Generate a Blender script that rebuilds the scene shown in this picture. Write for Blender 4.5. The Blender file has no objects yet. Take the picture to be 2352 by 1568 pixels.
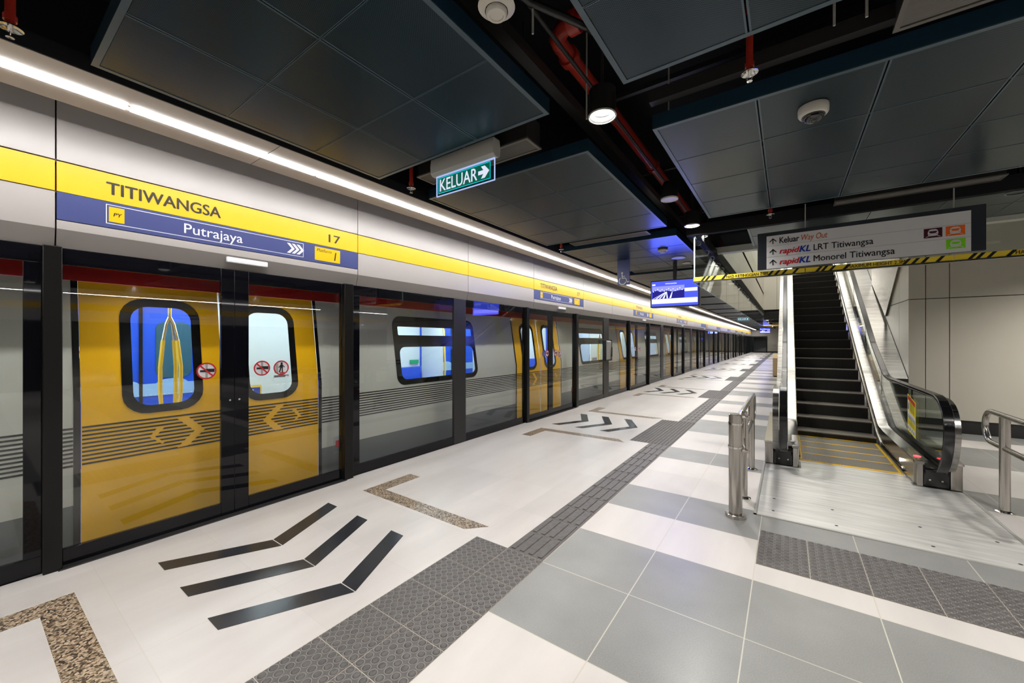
import bpy, bmesh, math, random
from mathutils import Vector, Matrix
from mathutils.geometry import delaunay_2d_cdt
random.seed(7)
PI = math.pi
S = bpy.context.scene
C = S.collection
def sr(r, g, b):
    f = lambda c: (c/255/12.92) if c/255 <= .04045 else ((c/255+.055)/1.055)**2.4
    return (f(r), f(g), f(b), 1)

# ------------------------------------------------------------------ camera, world, exposure
TH, EYE = 0.6145, 1.5238
cd = bpy.data.cameras.new('camera'); cam = bpy.data.objects.new('camera', cd); C.objects.link(cam)
cd.sensor_width = 36; cd.lens = 36*894.62/2352; cd.clip_start = .02; cd.clip_end = 300
cam.location = (0, 0, EYE); cam.rotation_euler = (PI/2, 0, TH)
cd.shift_y = (784-782.91)/2352*-1
S.camera = cam
w = bpy.data.worlds.new('World'); S.world = w; w.use_nodes = True
w.node_tree.nodes['Background'].inputs[0].default_value = (.9, .95, 1, 1)
w.node_tree.nodes['Background'].inputs[1].default_value = .012
S.view_settings.view_transform = 'Standard'; S.view_settings.look = 'None'
S.view_settings.exposure = -0.45; S.view_settings.gamma = 1; S.view_settings.use_curve_mapping = False
S.cycles.max_bounces = 10; S.cycles.diffuse_bounces = 4; S.cycles.glossy_bounces = 5
S.cycles.transmission_bounces = 4; S.cycles.transparent_max_bounces = 24
S.cycles.sample_clamp_indirect = 4; S.cycles.use_denoising = True; S.cycles.caustics_reflective = False
S.cycles.caustics_refractive = False; S.cycles.blur_glossy = .5
K_STRIP, K_DOWN, K_VOID, K_TRAIN = 66, 62, 600, 26

def lamp(name, kind, loc, power, size=.12, rot=(0, 0, 0), col=(1, .96, .9), sy=None, spread=None):
    l = bpy.data.lights.new(name, kind); o = bpy.data.objects.new(name, l); C.objects.link(o)
    o.location = loc; o.rotation_euler = rot; l.energy = power; l.color = col
    if kind == 'AREA':
        l.shape = 'RECTANGLE' if sy else 'DISK'; l.size = size
        if sy: l.size_y = sy
        if spread: l.spread = spread
    else: l.shadow_soft_size = size
    return o
# concourse lamps high above the escalator void
for yy in range(9, 25, 2): lamp('concourse_light', 'AREA', (.5, yy, 8.75), K_VOID/8, 2.8, (0, 0, 0), (1, .97, .9), 1.1)

# ------------------------------------------------------------------ materials
def mat(name, col, rough=.5, metal=0, spec=.5, emit=None, es=0, coat=0):
    m = bpy.data.materials.new(name); m.use_nodes = True
    b = m.node_tree.nodes['Principled BSDF']
    b.inputs['Base Color'].default_value = col; b.inputs['Roughness'].default_value = rough
    b.inputs['Metallic'].default_value = metal; b.inputs['Specular IOR Level'].default_value = spec
    b.inputs['Coat Weight'].default_value = coat; b.inputs['Coat Roughness'].default_value = .08
    if emit: b.inputs['Emission Color'].default_value = emit; b.inputs['Emission Strength'].default_value = es
    return m
class NT:
    def __init__(s, m): s.t = m.node_tree; s.b = s.t.nodes['Principled BSDF']
    def n(s, k, **kw):
        x = s.t.nodes.new(k)
        for a, v in kw.items(): setattr(x, a, v)
        return x
    def l(s, a, b): s.t.links.new(a, b)
    def mth(s, op, a, b=None, c=None):
        x = s.n('ShaderNodeMath', operation=op)
        for i, v in enumerate((a, b, c)):
            if v is None: continue
            if isinstance(v, (int, float)): x.inputs[i].default_value = v
            else: s.l(v, x.inputs[i])
        return x.outputs[0]
    def pos(s):
        g = s.n('ShaderNodeNewGeometry'); x = s.n('ShaderNodeSeparateXYZ'); s.l(g.outputs['Position'], x.inputs[0]); return g.outputs['Position'], x.outputs
    def mix(s, f, a, b):
        x = s.n('ShaderNodeMix', data_type='RGBA')
        if isinstance(f, (int, float)): x.inputs[0].default_value = f
        else: s.l(f, x.inputs[0])
        for v, i in ((a, 6), (b, 7)):
            if isinstance(v, tuple): x.inputs[i].default_value = v
            else: s.l(v, x.inputs[i])
        return x.outputs[2]
    def noise(s, scale, vec=None, detail=3, stretch=None):
        x = s.n('ShaderNodeTexNoise'); x.inputs['Scale'].default_value = scale; x.inputs['Detail'].default_value = detail
        if vec is None: vec = s.n('ShaderNodeNewGeometry').outputs['Position']
        if stretch:
            mp = s.n('ShaderNodeMapping'); mp.inputs['Scale'].default_value = stretch; s.l(vec, mp.inputs[0]); vec = mp.outputs[0]
        s.l(vec, x.inputs['Vector']); return x.outputs['Fac']
    def ramp(s, f, pts):
        x = s.n('ShaderNodeValToRGB'); e = x.color_ramp.elements
        while len(e) < len(pts): e.new(.5)
        for i, (p, c) in enumerate(pts): e[i].position = p; e[i].color = c
        s.l(f, x.inputs[0]); return x.outputs[0]
    def bump(s, h, strength=.3, dist=.002):
        x = s.n('ShaderNodeBump'); x.inputs['Strength'].default_value = strength; x.inputs['Distance'].default_value = dist
        s.l(h, x.inputs['Height']); s.l(x.outputs[0], s.b.inputs['Normal'])
def noisy(name, c1, c2, scale, rough=.5, metal=0, stretch=None, spec=.5, rv=0, lo=.35, hi=.65):
    m = mat(name, c1, rough, metal, spec); t = NT(m)
    f = t.noise(scale, stretch=stretch)
    t.l(t.ramp(f, [(lo, c1), (hi, c2)]), t.b.inputs['Base Color'])
    if rv: t.l(t.mth('MULTIPLY_ADD', f, rv, rough-rv*.5), t.b.inputs['Roughness'])
    return m
def emis(name, col, s):
    m = mat(name, (0, 0, 0, 1), .5, 0, 0, col, s); return m
def glass(name, tint, f0=.045, gl=1.0):
    """thin pane: clear with a Schlick reflection that grows towards grazing view, the same from both sides"""
    m = bpy.data.materials.new(name); m.use_nodes = True; t = m.node_tree; t.nodes.clear()
    o = t.nodes.new('ShaderNodeOutputMaterial'); mx = t.nodes.new('ShaderNodeMixShader'); tr = t.nodes.new('ShaderNodeBsdfTransparent')
    gs = t.nodes.new('ShaderNodeBsdfGlossy'); lw = t.nodes.new('ShaderNodeLayerWeight'); pw = t.nodes.new('ShaderNodeMath'); ma = t.nodes.new('ShaderNodeMath')
    tr.inputs[0].default_value = tint; gs.inputs['Roughness'].default_value = 0; gs.inputs['Color'].default_value = (gl, gl, gl, 1)
    lw.inputs['Blend'].default_value = .5; pw.operation = 'POWER'; pw.inputs[1].default_value = 5
    ma.operation = 'MULTIPLY_ADD'; ma.inputs[1].default_value = 1-f0; ma.inputs[2].default_value = f0; ma.use_clamp = True
    t.links.new(lw.outputs['Facing'], pw.inputs[0]); t.links.new(pw.outputs[0], ma.inputs[0]); t.links.new(ma.outputs[0], mx.inputs[0])
    t.links.new(tr.outputs[0], mx.inputs[1]); t.links.new(gs.outputs[0], mx.inputs[2]); t.links.new(mx.outputs[0], o.inputs[0])
    return m

X0, G0 = -1.9785, 2.318          # floor grid
GX = X0+.6                       # right edge of the tactile guide strip
def floor_mat():
    m = mat('floor_tiles', sr(220, 213, 207), .32, 0, .45); t = NT(m)
    pos, o = t.pos(); x, y = o[0], o[1]
    gy = t.mth('DIVIDE', t.mth('SUBTRACT', y, G0-.6), .6); gx = t.mth('DIVIDE', t.mth('SUBTRACT', x, GX), .6)
    row = t.mth('FLOOR', gy); mod = t.mth('FLOORED_MODULO', row, 9)
    g = None
    for k in (0, 1, 3, 6):
        c = t.mth('COMPARE', mod, k, .2); g = c if g is None else t.mth('MAXIMUM', g, c)
    right = t.mth('GREATER_THAN', x, GX)
    g = t.mth('MULTIPLY', g, right)
    def line(v, w_):
        fr = t.mth('FRACT', v); d = t.mth('MINIMUM', fr, t.mth('SUBTRACT', 1, fr)); return t.mth('LESS_THAN', d, w_)
    # grout: whole grid on the right zone; wide faint grid on the left zone
    gl = t.mth('MULTIPLY', t.mth('MAXIMUM', line(gx, .0048), t.mth('MULTIPLY', line(gy, .0042), 1)), 1)
    col_id = t.mth('FLOOR', gx)
    wn = t.n('ShaderNodeTexWhiteNoise', noise_dimensions='2D'); cb = t.n('ShaderNodeCombineXYZ')
    t.l(col_id, cb.inputs[0]); t.l(row, cb.inputs[1]); t.l(cb.outputs[0], wn.inputs['Vector'])
    n1 = t.noise(2.2, pos, 4, (1.6, .35, 1)); n2 = t.noise(45, pos, 2, (1, .25, 1)); n3 = t.noise(160, pos, 2)
    white = t.ramp(n1, [(.3, (.54, .51, .48, 1)), (.7, (.65, .615, .585, 1))])
    white = t.mix(t.mth('MULTIPLY', n2, .22), white, (.56, .51, .47, 1))
    grey = t.ramp(t.mth('ADD', t.mth('MULTIPLY', n3, .6), t.mth('MULTIPLY', t.noise(3, pos, 3), .4)), [(.3, (.19, .19, .183, 1)), (.7, (.285, .285, .274, 1))])
    base = t.mix(g, white, grey)
    base = t.mix(t.mth('MULTIPLY', wn.outputs[0], .09), base, (.12, .12, .12, 1))
    gc = t.mix(g, (.50, .45, .37, 1), (.52, .50, .42, 1))
    faint = t.mth('MULTIPLY_ADD', right, .55, .35)
    base = t.mix(t.mth('MULTIPLY', gl, faint), base, gc)
    t.l(base, t.b.inputs['Base Color'])
    t.l(t.mth('MULTIPLY_ADD', n1, .2, .24), t.b.inputs['Roughness'])
    return m
M = {}
M['floor'] = floor_mat()
M['black'] = mat('black_paint', (.006, .006, .007, 1), .35)
M['void'] = mat('void_black', (.008, .008, .009, 1), .8, 0, .2)
M['frame'] = mat('black_powder_coat', (.006, .006, .006, 1), .3, 0, .25)
M['frit'] = mat('black_fritted_glass', (.004, .004, .006, 1), .03, 0, .3)
M['mullion'] = mat('dark_grey_metal', (.022, .021, .021, 1), .4, 0, .4)
M['cream'] = mat('cream_aluminium', (.47, .44, .42, 1), .32, 0, .6)
M['kick'] = mat('shaded_cream_aluminium', (.19, .172, .158, 1), .42, 0, .3)  # header cream darkened: shade of the down-facing slope put into the colour
M['soffit'] = mat('beige_soffit', (.50, .45, .40, 1), .4, 0, .4)
M['yellow'] = mat('line_yellow', (.90, .54, .030, 1), .3, 0, .4)
M['hazard'] = mat('hazard_yellow', (.98, .74, .06, 1), .35)
M['gold'] = mat('badge_yellow', (.90, .52, .004, 1), .35)
M['navy'] = mat('sign_navy', (.060, .075, .22, 1), .35)
M['white'] = mat('sign_white', (.82, .82, .84, 1), .4)
M['ink'] = mat('dark_ink', (.025, .016, .006, 1), .4)
M['inkb'] = mat('black_ink', (.008, .008, .008, 1), .4)
M['red'] = mat('sign_red', (.55, .008, .02, 1), .4)
M['blue'] = mat('sign_blue', (.004, .03, .32, 1), .4)
M['orange'] = mat('sign_orange', (.85, .15, .012, 1), .4)
M['maroon'] = mat('sign_maroon', (.05, .004, .012, 1), .4)
M['green'] = mat('sign_green', (.22, .72, .01, 1), .4)
M['wayout'] = mat('sign_rust', (.52, .11, .02, 1), .4)
M['glass'] = glass('screen_glass', (.975, .985, .975, 1), .045)
M['cglass'] = glass('curtain_glass', (.95, .975, .96, 1), .04)
M['bglass'] = glass('balustrade_glass', (.86, .91, .88, 1), .05)
M['tglass'] = glass('train_glass', (.90, .95, .97, 1), .03)
M['glassedge'] = mat('green_glass_edge', (.42, .62, .58, 1), .2)
M['steel'] = noisy('brushed_steel', (.50, .46, .42, 1), (.62, .59, .55, 1), 60, .24, 1, (1, 1, .03), rv=.12)
M['steeld'] = noisy('steel_deck', (.33, .32, .30, 1), (.42, .41, .39, 1), 40, .2, 1, (.05, .05, 1), rv=.1)
M['chrome'] = mat('polished_steel', (.72, .70, .67, 1), .08, 1)
M['plate'] = noisy('aluminium_plate', (.60, .59, .56, 1), (.74, .73, .70, 1), 9, .38, .45, (.25, 2.2, 1), rv=.25)
M['rubber'] = mat('black_rubber', (.006, .006, .007, 1), .16, 0, .6)
M['plastic'] = mat('black_plastic', (.010, .010, .010, 1), .35)
M['wall'] = noisy('cream_wall_panel', (.56, .525, .44, 1), (.58, .545, .46, 1), .8, .25, 0, spec=.4)
M['voidwall'] = mat('white_wall_panel', (.80, .78, .71, 1), .25, 0, .45)
M['joint'] = mat('black_joint', (.006, .006, .006, 1), .6)
M['skirt'] = mat('dark_skirting', (.020, .019, .018, 1), .35)
M['granite'] = mat('brown_granite', (.2, .15, .1, 1), .3); _t = NT(M['granite'])
_v = _t.n('ShaderNodeTexVoronoi'); _v.inputs['Scale'].default_value = 105; _t.l(_t.n('ShaderNodeNewGeometry').outputs['Position'], _v.inputs['Vector'])
_sx = _t.n('ShaderNodeSeparateColor'); _t.l(_v.outputs['Color'], _sx.inputs[0])
_t.l(_t.ramp(_sx.outputs[0], [(.12, (.035, .028, .022, 1)), (.34, (.14, .10, .065, 1)), (.62, (.33, .25, .165, 1)), (.95, (.46, .36, .26, 1))]), _t.b.inputs['Base Color'])
M['slate'] = noisy('black_slate', (.018, .02, .025, 1), (.030, .030, .034, 1), 5, .22)
M['tact'] = noisy('tactile_grey', (.072, .066, .063, 1), (.100, .092, .087, 1), 30, .45)
M['tactrim'] = mat('tactile_rim', (.21, .195, .185, 1), .45)
M['grout'] = mat('cream_grout', (.50, .45, .37, 1), .7)
M['raftside'] = mat('raft_side', (.004, .022, .040, 1), .4)
M['raftrim'] = mat('raft_rim', (.045, .072, .090, 1), .3, 0, .4)
def raft_mat():
    m = mat('perforated_blue_metal', (.022, .034, .042, 1), .28, .0, .40); m.node_tree.nodes['Principled BSDF'].inputs['Specular Tint'].default_value = (.80, .92, 1, 1); t = NT(m)
    pos, o = t.pos()
    d = None
    for k in (0, 1):
        s_ = t.mth('SINE', t.mth('MULTIPLY', o[k], 2*PI/.012)); d = s_ if d is None else t.mth('MULTIPLY', d, s_)
    hole = t.mth('GREATER_THAN', d, .30)
    t.l(t.mix(t.mth('MULTIPLY', hole, .6), (.005, .016, .024, 1), (.001, .004, .007, 1)), t.b.inputs['Base Color'])
    t.l(t.mth('MULTIPLY_ADD', hole, -.28, .42), t.b.inputs['Specular IOR Level'])
    return m
M['raft'] = raft_mat()
M['grille'] = mat('grille_grey', (.085, .078, .068, 1), .45)
M['pipe'] = mat('red_pipe', (.30, .022, .012, 1), .35)
M['tray'] = mat('dark_steel_strut', (.025, .024, .023, 1), .5, .4)
M['offwhite'] = mat('off_white_plastic', (.62, .59, .52, 1), .4)
M['fixture'] = mat('grey_fixture', (.36, .36, .33, 1), .4)
M['lens'] = mat('smoked_dome', (.012, .012, .012, 1), .06, 0, .6)
M['led'] = emis('led_white', (1, .985, .97, 1), K_STRIP)
M['down'] = emis('downlight_lens', (1, .97, .92, 1), K_DOWN)
M['exitgreen'] = mat('exit_green', (.0, .085, .055, 1), .3, 0, .5, (0, .30, .20, 1), .35)
M['exitline'] = emis('exit_cyan', (.0, .72, .78, 1), 1.36)
M['exitwhite'] = emis('exit_white', (.80, .84, 1, 1), 1.29)
M['exitedge'] = emis('exit_edge', (.50, .62, 1, 1), 1.22)
M['acrylic'] = glass('acrylic', (.88, .92, .98, 1), .04)
M['scrblue'] = emis('screen_blue', (.085, .12, .95, 1), 1.6)
M['scrwhite'] = emis('screen_white', (.78, .80, 1, 1), 2.04)
M['scrdark'] = emis('screen_dark', (.030, .025, .32, 1), 1.22)
M['scrmid'] = emis('screen_mid', (.32, .34, .92, 1), 1.50)
M['indic'] = mat('indicator_white', (.75, .75, .77, 1), .3, 0, .5, (1, 1, 1, 1), .18)
M['rlight'] = emis('red_light', (1, .05, .07, 1), 6)
M['wlight'] = emis('warm_light', (1, .88, .62, 1), 18)
M['trainsilver'] = mat('train_silver', (.66, .66, .60, 1), .28, .0, .5, coat=.4)
M['traingold'] = mat('train_gold', (.98, .53, .010, 1), .22, 0, .5, coat=.5)
M['traingrey'] = mat('train_grey', (.16, .175, .185, 1), .35)
M['trainred'] = mat('train_red', (.42, .018, .014, 1), .3)
M['trainblack'] = mat('train_black', (.006, .006, .006, 1), .15)
M['inblue'] = mat('interior_blue', (.004, .075, .62, 1), .35)
M['inwhite'] = mat('interior_white', (.70, .80, .84, 1), .4)
M['trainwin'] = mat('interior_window_dark', (.03, .10, .14, 1), .1)
M['inpale'] = mat('interior_pale_blue', (.30, .52, .82, 1), .4)
M['polegold'] = mat('pole_yellow', (.80, .56, .06, 1), .3)
M['ngreen'] = mat('notice_green', (0, .35, .14, 1), .4)
M['wood'] = mat('beige_laminate', (.42, .30, .17, 1), .4)
M['notice'] = mat('notice_yellow', (.95, .80, .0, 1), .4)
def tread_mat():
    m = mat('ribbed_tread', (.03, .03, .03, 1), .42, .3); t = NT(m); pos, o = t.pos()
    s_ = t.mth('SINE', t.mth('MULTIPLY', o[0], 2*PI/.0145)); n = t.noise(3, pos)
    hi = t.mix(n, (.34, .30, .25, 1), (.48, .43, .37, 1))
    t.l(t.mix(t.mth('GREATER_THAN', s_, .05), (.014, .012, .011, 1), hi), t.b.inputs['Base Color']); return m
M['tread'] = tread_mat()
def riser_mat():
    m = mat('ribbed_riser', (.01, .01, .01, 1), .55, .2); t = NT(m); pos, o = t.pos()
    s_ = t.mth('SINE', t.mth('MULTIPLY', o[0], 2*PI/.0145))
    t.l(t.mix(t.mth('GREATER_THAN', s_, .2), (.004, .004, .004, 1), (.034, .030, .026, 1)), t.b.inputs['Base Color']); return m
M['riser'] = riser_mat()

# ------------------------------------------------------------------ mesh builder
_fc = {}
def glyphs(s, bold=0, shear=0):
    key = (s, bold, shear)
    if key not in _fc:
        cu = bpy.data.curves.new('t', 'FONT'); cu.body = s; cu.size = 1; cu.offset = bold; cu.shear = shear
        cu.resolution_u = 4; cu.fill_mode = 'FRONT'
        o = bpy.data.objects.new('t', cu); C.objects.link(o)
        dg = bpy.context.evaluated_depsgraph_get()
        me = bpy.data.meshes.new_from_object(o.evaluated_get(dg))
        _fc[key] = ([v.co.xy.copy() for v in me.vertices], [tuple(p.vertices) for p in me.polygons])
        bpy.data.objects.remove(o); bpy.data.curves.remove(cu); bpy.data.meshes.remove(me)
    return _fc[key]
FR = {'+x': (Vector((0, 1, 0)), Vector((0, 0, 1)), Vector((1, 0, 0))),      # readable facing +x
      '-y': (Vector((1, 0, 0)), Vector((0, 0, 1)), Vector((0, -1, 0))),
      '-x': (Vector((0, -1, 0)), Vector((0, 0, 1)), Vector((-1, 0, 0))),
      '-z': (Vector((1, 0, 0)), Vector((0, -1, 0)), Vector((0, 0, -1))),
      '+z': (Vector((1, 0, 0)), Vector((0, 1, 0)), Vector((0, 0, 1)))}
class MB:
    XF = None
    def __init__(s): s.v = []; s.f = []; s.m = []; s.mi = 0
    def add(s, vs, fs):
        b = len(s.v); s.v += [tuple(p) for p in vs]; s.f += [tuple(i+b for i in f) for f in fs]; s.m += [s.mi]*len(fs); return s
    def box(s, x0, x1, y0, y1, z0, z1):
        x0, x1 = sorted((x0, x1)); y0, y1 = sorted((y0, y1)); z0, z1 = sorted((z0, z1))
        return s.add([(x, y, z) for z in (z0, z1) for y in (y0, y1) for x in (x0, x1)],
                     [(0, 2, 3, 1), (4, 5, 7, 6), (0, 1, 5, 4), (2, 6, 7, 3), (0, 4, 6, 2), (1, 3, 7, 5)])
    def quad(s, a, b, c, d): return s.add([a, b, c, d], [(0, 1, 2, 3)])
    def prism(s, pts, fr, o, d):                     # polygon in a frame, thickness d behind the face
        ux, uy, uz = FR[fr]; o = Vector(o); n = len(pts)
        a = sum(pts[i][0]*pts[(i+1) % n][1]-pts[(i+1) % n][0]*pts[i][1] for i in range(n))
        if a < 0: pts = pts[::-1]
        f = [o+ux*p[0]+uy*p[1] for p in pts]; b = [p-uz*d for p in f]
        return s.add(f+b, [tuple(range(n)), tuple(range(2*n-1, n-1, -1))]+[(i, i+n, (i+1) % n+n, (i+1) % n) for i in range(n)])
    def ext(s, prof, axis, a, b):                    # extrude closed profile (two other axes in xyz order) along axis
        n = len(prof)
        mk = {'x': lambda p, t: (t, p[0], p[1]), 'y': lambda p, t: (p[0], t, p[1]), 'z': lambda p, t: (p[0], p[1], t)}[axis]
        s.add([mk(p, a) for p in prof]+[mk(p, b) for p in prof],
              [tuple(range(n))[::-1], tuple(range(n, 2*n))]+[(i, (i+1) % n, (i+1) % n+n, i+n) for i in range(n)]); return s
    def tube(s, path, r, n=12, cap=True, close=False):
        P = [Vector(p) for p in path]; k = len(P); R = r if isinstance(r, (list, tuple)) else [r]*k
        T = []
        for i in range(k):
            a = P[i]-P[i-1] if i or close else None; b = P[(i+1) % k]-P[i] if i < k-1 or close else None
            t = (a.normalized() if a else Vector())+(b.normalized() if b else Vector()); T.append(t.normalized())
        u = T[0].orthogonal().normalized(); vs = []
        for i in range(k):
            u = (u-T[i]*u.dot(T[i])).normalized(); w_ = T[i].cross(u)
            vs += [P[i]+(u*math.cos(2*PI*j/n)+w_*math.sin(2*PI*j/n))*R[i] for j in range(n)]
        fs = []
        for i in range(k if close else k-1):
            for j in range(n):
                a, b = i*n+j, i*n+(j+1) % n; i2 = (i+1) % k; fs.append((a, b, i2*n+(j+1) % n, i2*n+j))
        if cap and not close: fs += [tuple(range(n))[::-1], tuple(range((k-1)*n, k*n))]
        return s.add(vs, fs)
    def lathe(s, prof, o=(0, 0, 0), n=20, cap=True):           # profile (r, z) around z
        o = Vector(o); k = len(prof); vs = []
        for r, z in prof: vs += [o+Vector((r*math.cos(2*PI*j/n), r*math.sin(2*PI*j/n), z)) for j in range(n)]
        fs = [(i*n+j, i*n+(j+1) % n, (i+1)*n+(j+1) % n, (i+1)*n+j) for i in range(k-1) for j in range(n)]
        if cap and prof[0][0] > 1e-5: fs.append(tuple(range(n))[::-1])
        if cap and prof[-1][0] > 1e-5: fs.append(tuple(range((k-1)*n, k*n)))
        return s.add(vs, fs)
    def cyl(s, o, r, z0, z1, n=20): return s.lathe([(r, z0), (r, z1)], o, n)
    def text(s, string, fr, o, w_=None, h=None, bold=0, shear=0, sx=1):
        """lettering with its lower left ink corner at o; h = ink height or w_ = ink width (both: stretched)"""
        vs, fs = glyphs(string, 0, shear); ux, uy, uz = FR[fr]; o = Vector(o)
        xs = [p.x for p in vs]; ys = [p.y for p in vs]; x0, y0 = min(xs), min(ys)
        kx = w_/(max(xs)-x0) if w_ else None; ky = h/(max(ys)-y0) if h else None
        kx = kx or ky; ky = ky or kx
        for i, (a, b) in enumerate([(0, 0)]+([(-1, 0), (1, 0), (0, -.6), (0, .6)] if bold else [])):     # heavier strokes: a few shifted copies
            s.add([o+ux*((p.x-x0)*kx+a*bold*kx)+uy*((p.y-y0)*ky+b*bold*ky)+uz*i*.00004 for p in vs], fs)
        return s
    def disc(s, fr, o, r, n=24, r0=0, a0=0, a1=2*PI, ry=1):
        ux, uy, uz = FR[fr]; o = Vector(o); full = abs(a1-a0-2*PI) < 1e-6
        A = [a0+(a1-a0)*i/n for i in range(n if full else n+1)]
        out = [o+ux*r*math.cos(a)+uy*r*ry*math.sin(a) for a in A]; k = len(A)
        if r0 == 0 and full: return s.add(out, [tuple(range(k))])
        inn = [o+ux*r0*math.cos(a)+uy*r0*ry*math.sin(a) for a in A]
        return s.add(out+inn, [(i, (i+1) % k, (i+1) % k+k, i+k) for i in range(k if full else k-1)])
    def region(s, outer, holes, fn, zc=()):          # flat outline with holes in (u, v), mapped by fn
        pts = []; ed = []; 
        for L in [outer]+list(holes):
            b = len(pts); pts += [Vector(p) for p in L]; ed += [(b+i, b+(i+1) % len(L)) for i in range(len(L))]
        r = delaunay_2d_cdt(pts, ed, [], 1, 1e-6)
        vs = r[0]
        def inside(p, L):
            c = False; j = len(L)-1
            for i in range(len(L)):
                if (L[i][1] > p[1]) != (L[j][1] > p[1]) and p[0] < (L[j][0]-L[i][0])*(p[1]-L[i][1])/(L[j][1]-L[i][1])+L[i][0]: c = not c
                j = i
            return c
        fs = []
        for f in r[2]:
            p = sum((vs[i] for i in f), Vector((0, 0)))/len(f)
            if inside(p, outer) and not any(inside(p, h) for h in holes): fs.append(f)
        bm = bmesh.new(); bv = [bm.verts.new((v.x, v.y, 0)) for v in vs]
        for f in fs:
            try: bm.faces.new([bv[i] for i in f])
            except ValueError: pass
        for z in zc: bmesh.ops.bisect_plane(bm, geom=bm.verts[:]+bm.edges[:]+bm.faces[:], plane_co=(0, z, 0), plane_no=(0, 1, 0))
        bm.verts.index_update(); bm.normal_update()
        s.add([fn(v.co.x, v.co.y) for v in bm.verts], [tuple(v.index for v in (f.verts if f.normal.z > 0 else list(f.verts)[::-1])) for f in bm.faces]); bm.free(); return s
    def build(s, name, m, parent=None, bevel=0, smooth=True, loc=None):
        me = bpy.data.meshes.new(name); o = bpy.data.objects.new(name, me); C.objects.link(o)
        if MB.XF: s.v = [MB.XF(Vector(p)) for p in s.v]
        if parent:
            off = Vector(parent.get('org', (0, 0, 0))); o.parent = parent; o['org'] = tuple(off)
        else:
            if loc is None:
                lo = [min(p[i] for p in s.v) for i in range(3)]; hi = [max(p[i] for p in s.v) for i in range(3)]
                loc = ((lo[0]+hi[0])/2, (lo[1]+hi[1])/2, lo[2])
            off = Vector(loc); o.location = off; o['org'] = tuple(off)
        me.from_pydata([tuple(Vector(p)-off) for p in s.v], [], s.f)
        for mm in (m if isinstance(m, (list, tuple)) else [m]): me.materials.append(mm)
        if isinstance(m, (list, tuple)): me.polygons.foreach_set('material_index', s.m)
        if smooth:
            me.polygons.foreach_set('use_smooth', [True]*len(me.polygons)); me.set_sharp_from_angle(angle=math.radians(38))
        me.update()
        if bevel:
            b = o.modifiers.new('bevel', 'BEVEL'); b.width = bevel; b.segments = 2; b.limit_method = 'ANGLE'; b.harden_normals = False
        return o
def rrect(x0, x1, y0, y1, r, n=5):
    P = []
    for cx, cy, a in ((x1-r, y0+r, -PI/2), (x1-r, y1-r, 0), (x0+r, y1-r, PI/2), (x0+r, y0+r, PI)):
        P += [(cx+r*math.cos(a+PI/2*i/n), cy+r*math.sin(a+PI/2*i/n)) for i in range(n+1)]
    return P
def tag(o, label, cat, group=None, kind=None):
    o['label'] = label; o['category'] = cat
    if group: o['group'] = group
    if kind: o['kind'] = kind
    return o
def thing(name, loc, label, cat, group=None):
    o = bpy.data.objects.new(name, None); C.objects.link(o); o.location = loc; o['org'] = tuple(loc); o.empty_display_size = .1
    return tag(o, label, cat, group)
def struct(name, mb, m, **k):
    o = mb.build(name, m, **k); o['kind'] = 'structure'; return o
def dup(root, loc, label=None, group=None):
    r = root.copy(); C.objects.link(r); r.location = loc; r['org'] = tuple(loc)
    if label: r['label'] = label
    if group: r['group'] = group
    for ch in root.children:
        c = ch.copy(); C.objects.link(c); c.parent = r
        for g_ in ch.children:
            d = g_.copy(); C.objects.link(d); d.parent = c
    return r
ORD = ['first', 'second', 'third', 'fourth', 'fifth', 'sixth', 'seventh', 'eighth', 'ninth', 'tenth', 'eleventh', 'twelfth', 'thirteenth', 'fourteenth', 'fifteenth', 'sixteenth', 'seventeenth', 'eighteenth', 'nineteenth', 'twentieth', 'twenty-first', 'twenty-second', 'twenty-third', 'twenty-fourth']
YEND = 62.0

# ------------------------------------------------------------------ large structure
struct('floor', MB().box(-3.99, 10.7, -5, YEND, -.25, 0), M['floor'])
mb = MB().box(-9, -1.02, -6, YEND+1, 4.0, 4.1).box(-1.02, 11, -6, 7.5, 4.0, 4.1).box(-1.02, 11, 25, YEND+1, 4.0, 4.1).box(4.6, 11, 7.5, 25, 4.0, 4.1)
struct('ceiling', mb, M['void'])
# tunnel behind the train
struct('wall_left', MB().box(-8.6, -8.4, -8, YEND+1, -1.6, 4.0), M['void'])
struct('trim_1', MB().box(-8.4, -3.99, -8, YEND+1, -1.6, -1.5), M['void'])
struct('trim_2', MB().box(-4.05, -3.99, -8, YEND, -1.5, -.01), M['void'])
struct('trim_3', MB().box(-4.3, -4.06, -6, YEND, 3.05, 4.0).box(-4.3, -4.02, -6, YEND, 2.16, 3.05), M['void'])      # backing above the doors
# end wall of the platform
mb = MB().box(-2.15, 11, YEND, YEND+.2, 0, 4.0)
struct('wall_back', mb, M['wall'])
struct('baseboard_back', MB().box(-2.15, 11, YEND-.02, YEND, 0, .16), M['skirt'])
# wall right of the escalator, with open joints between its panels
mb = MB(); yw = 9.5
xs = [1.728, 1.935, 2.214, 3.42, 4.6]; zs = [.214, 2.243, 4.3, 8.9]
for i in range(4):
    for j in range(3): mb.box(xs[i]+(.005 if i else 0), xs[i+1]-.005, yw, yw+.03, zs[j]+.006, zs[j+1]-.006)
ys = [9.53, 10.2, 12.6, 15, 17.4, 19.8, 22.2, 24.9]
for i in range(7):
    for j in range(3): mb.box(1.728, 1.758, ys[i]+.004 if i else 9.53, ys[i+1]-.004, zs[j]+.006 if j else 0, zs[j+1]-.006)
struct('wall_right', mb, M['wall'])
struct('trim_4', MB().box(1.75, 4.6, 9.53, 25, 0, 8.9), M['joint'])
struct('baseboard_right', MB().box(1.728, 4.6, 9.52, 9.535, 0, .214), M['skirt'])
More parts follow.
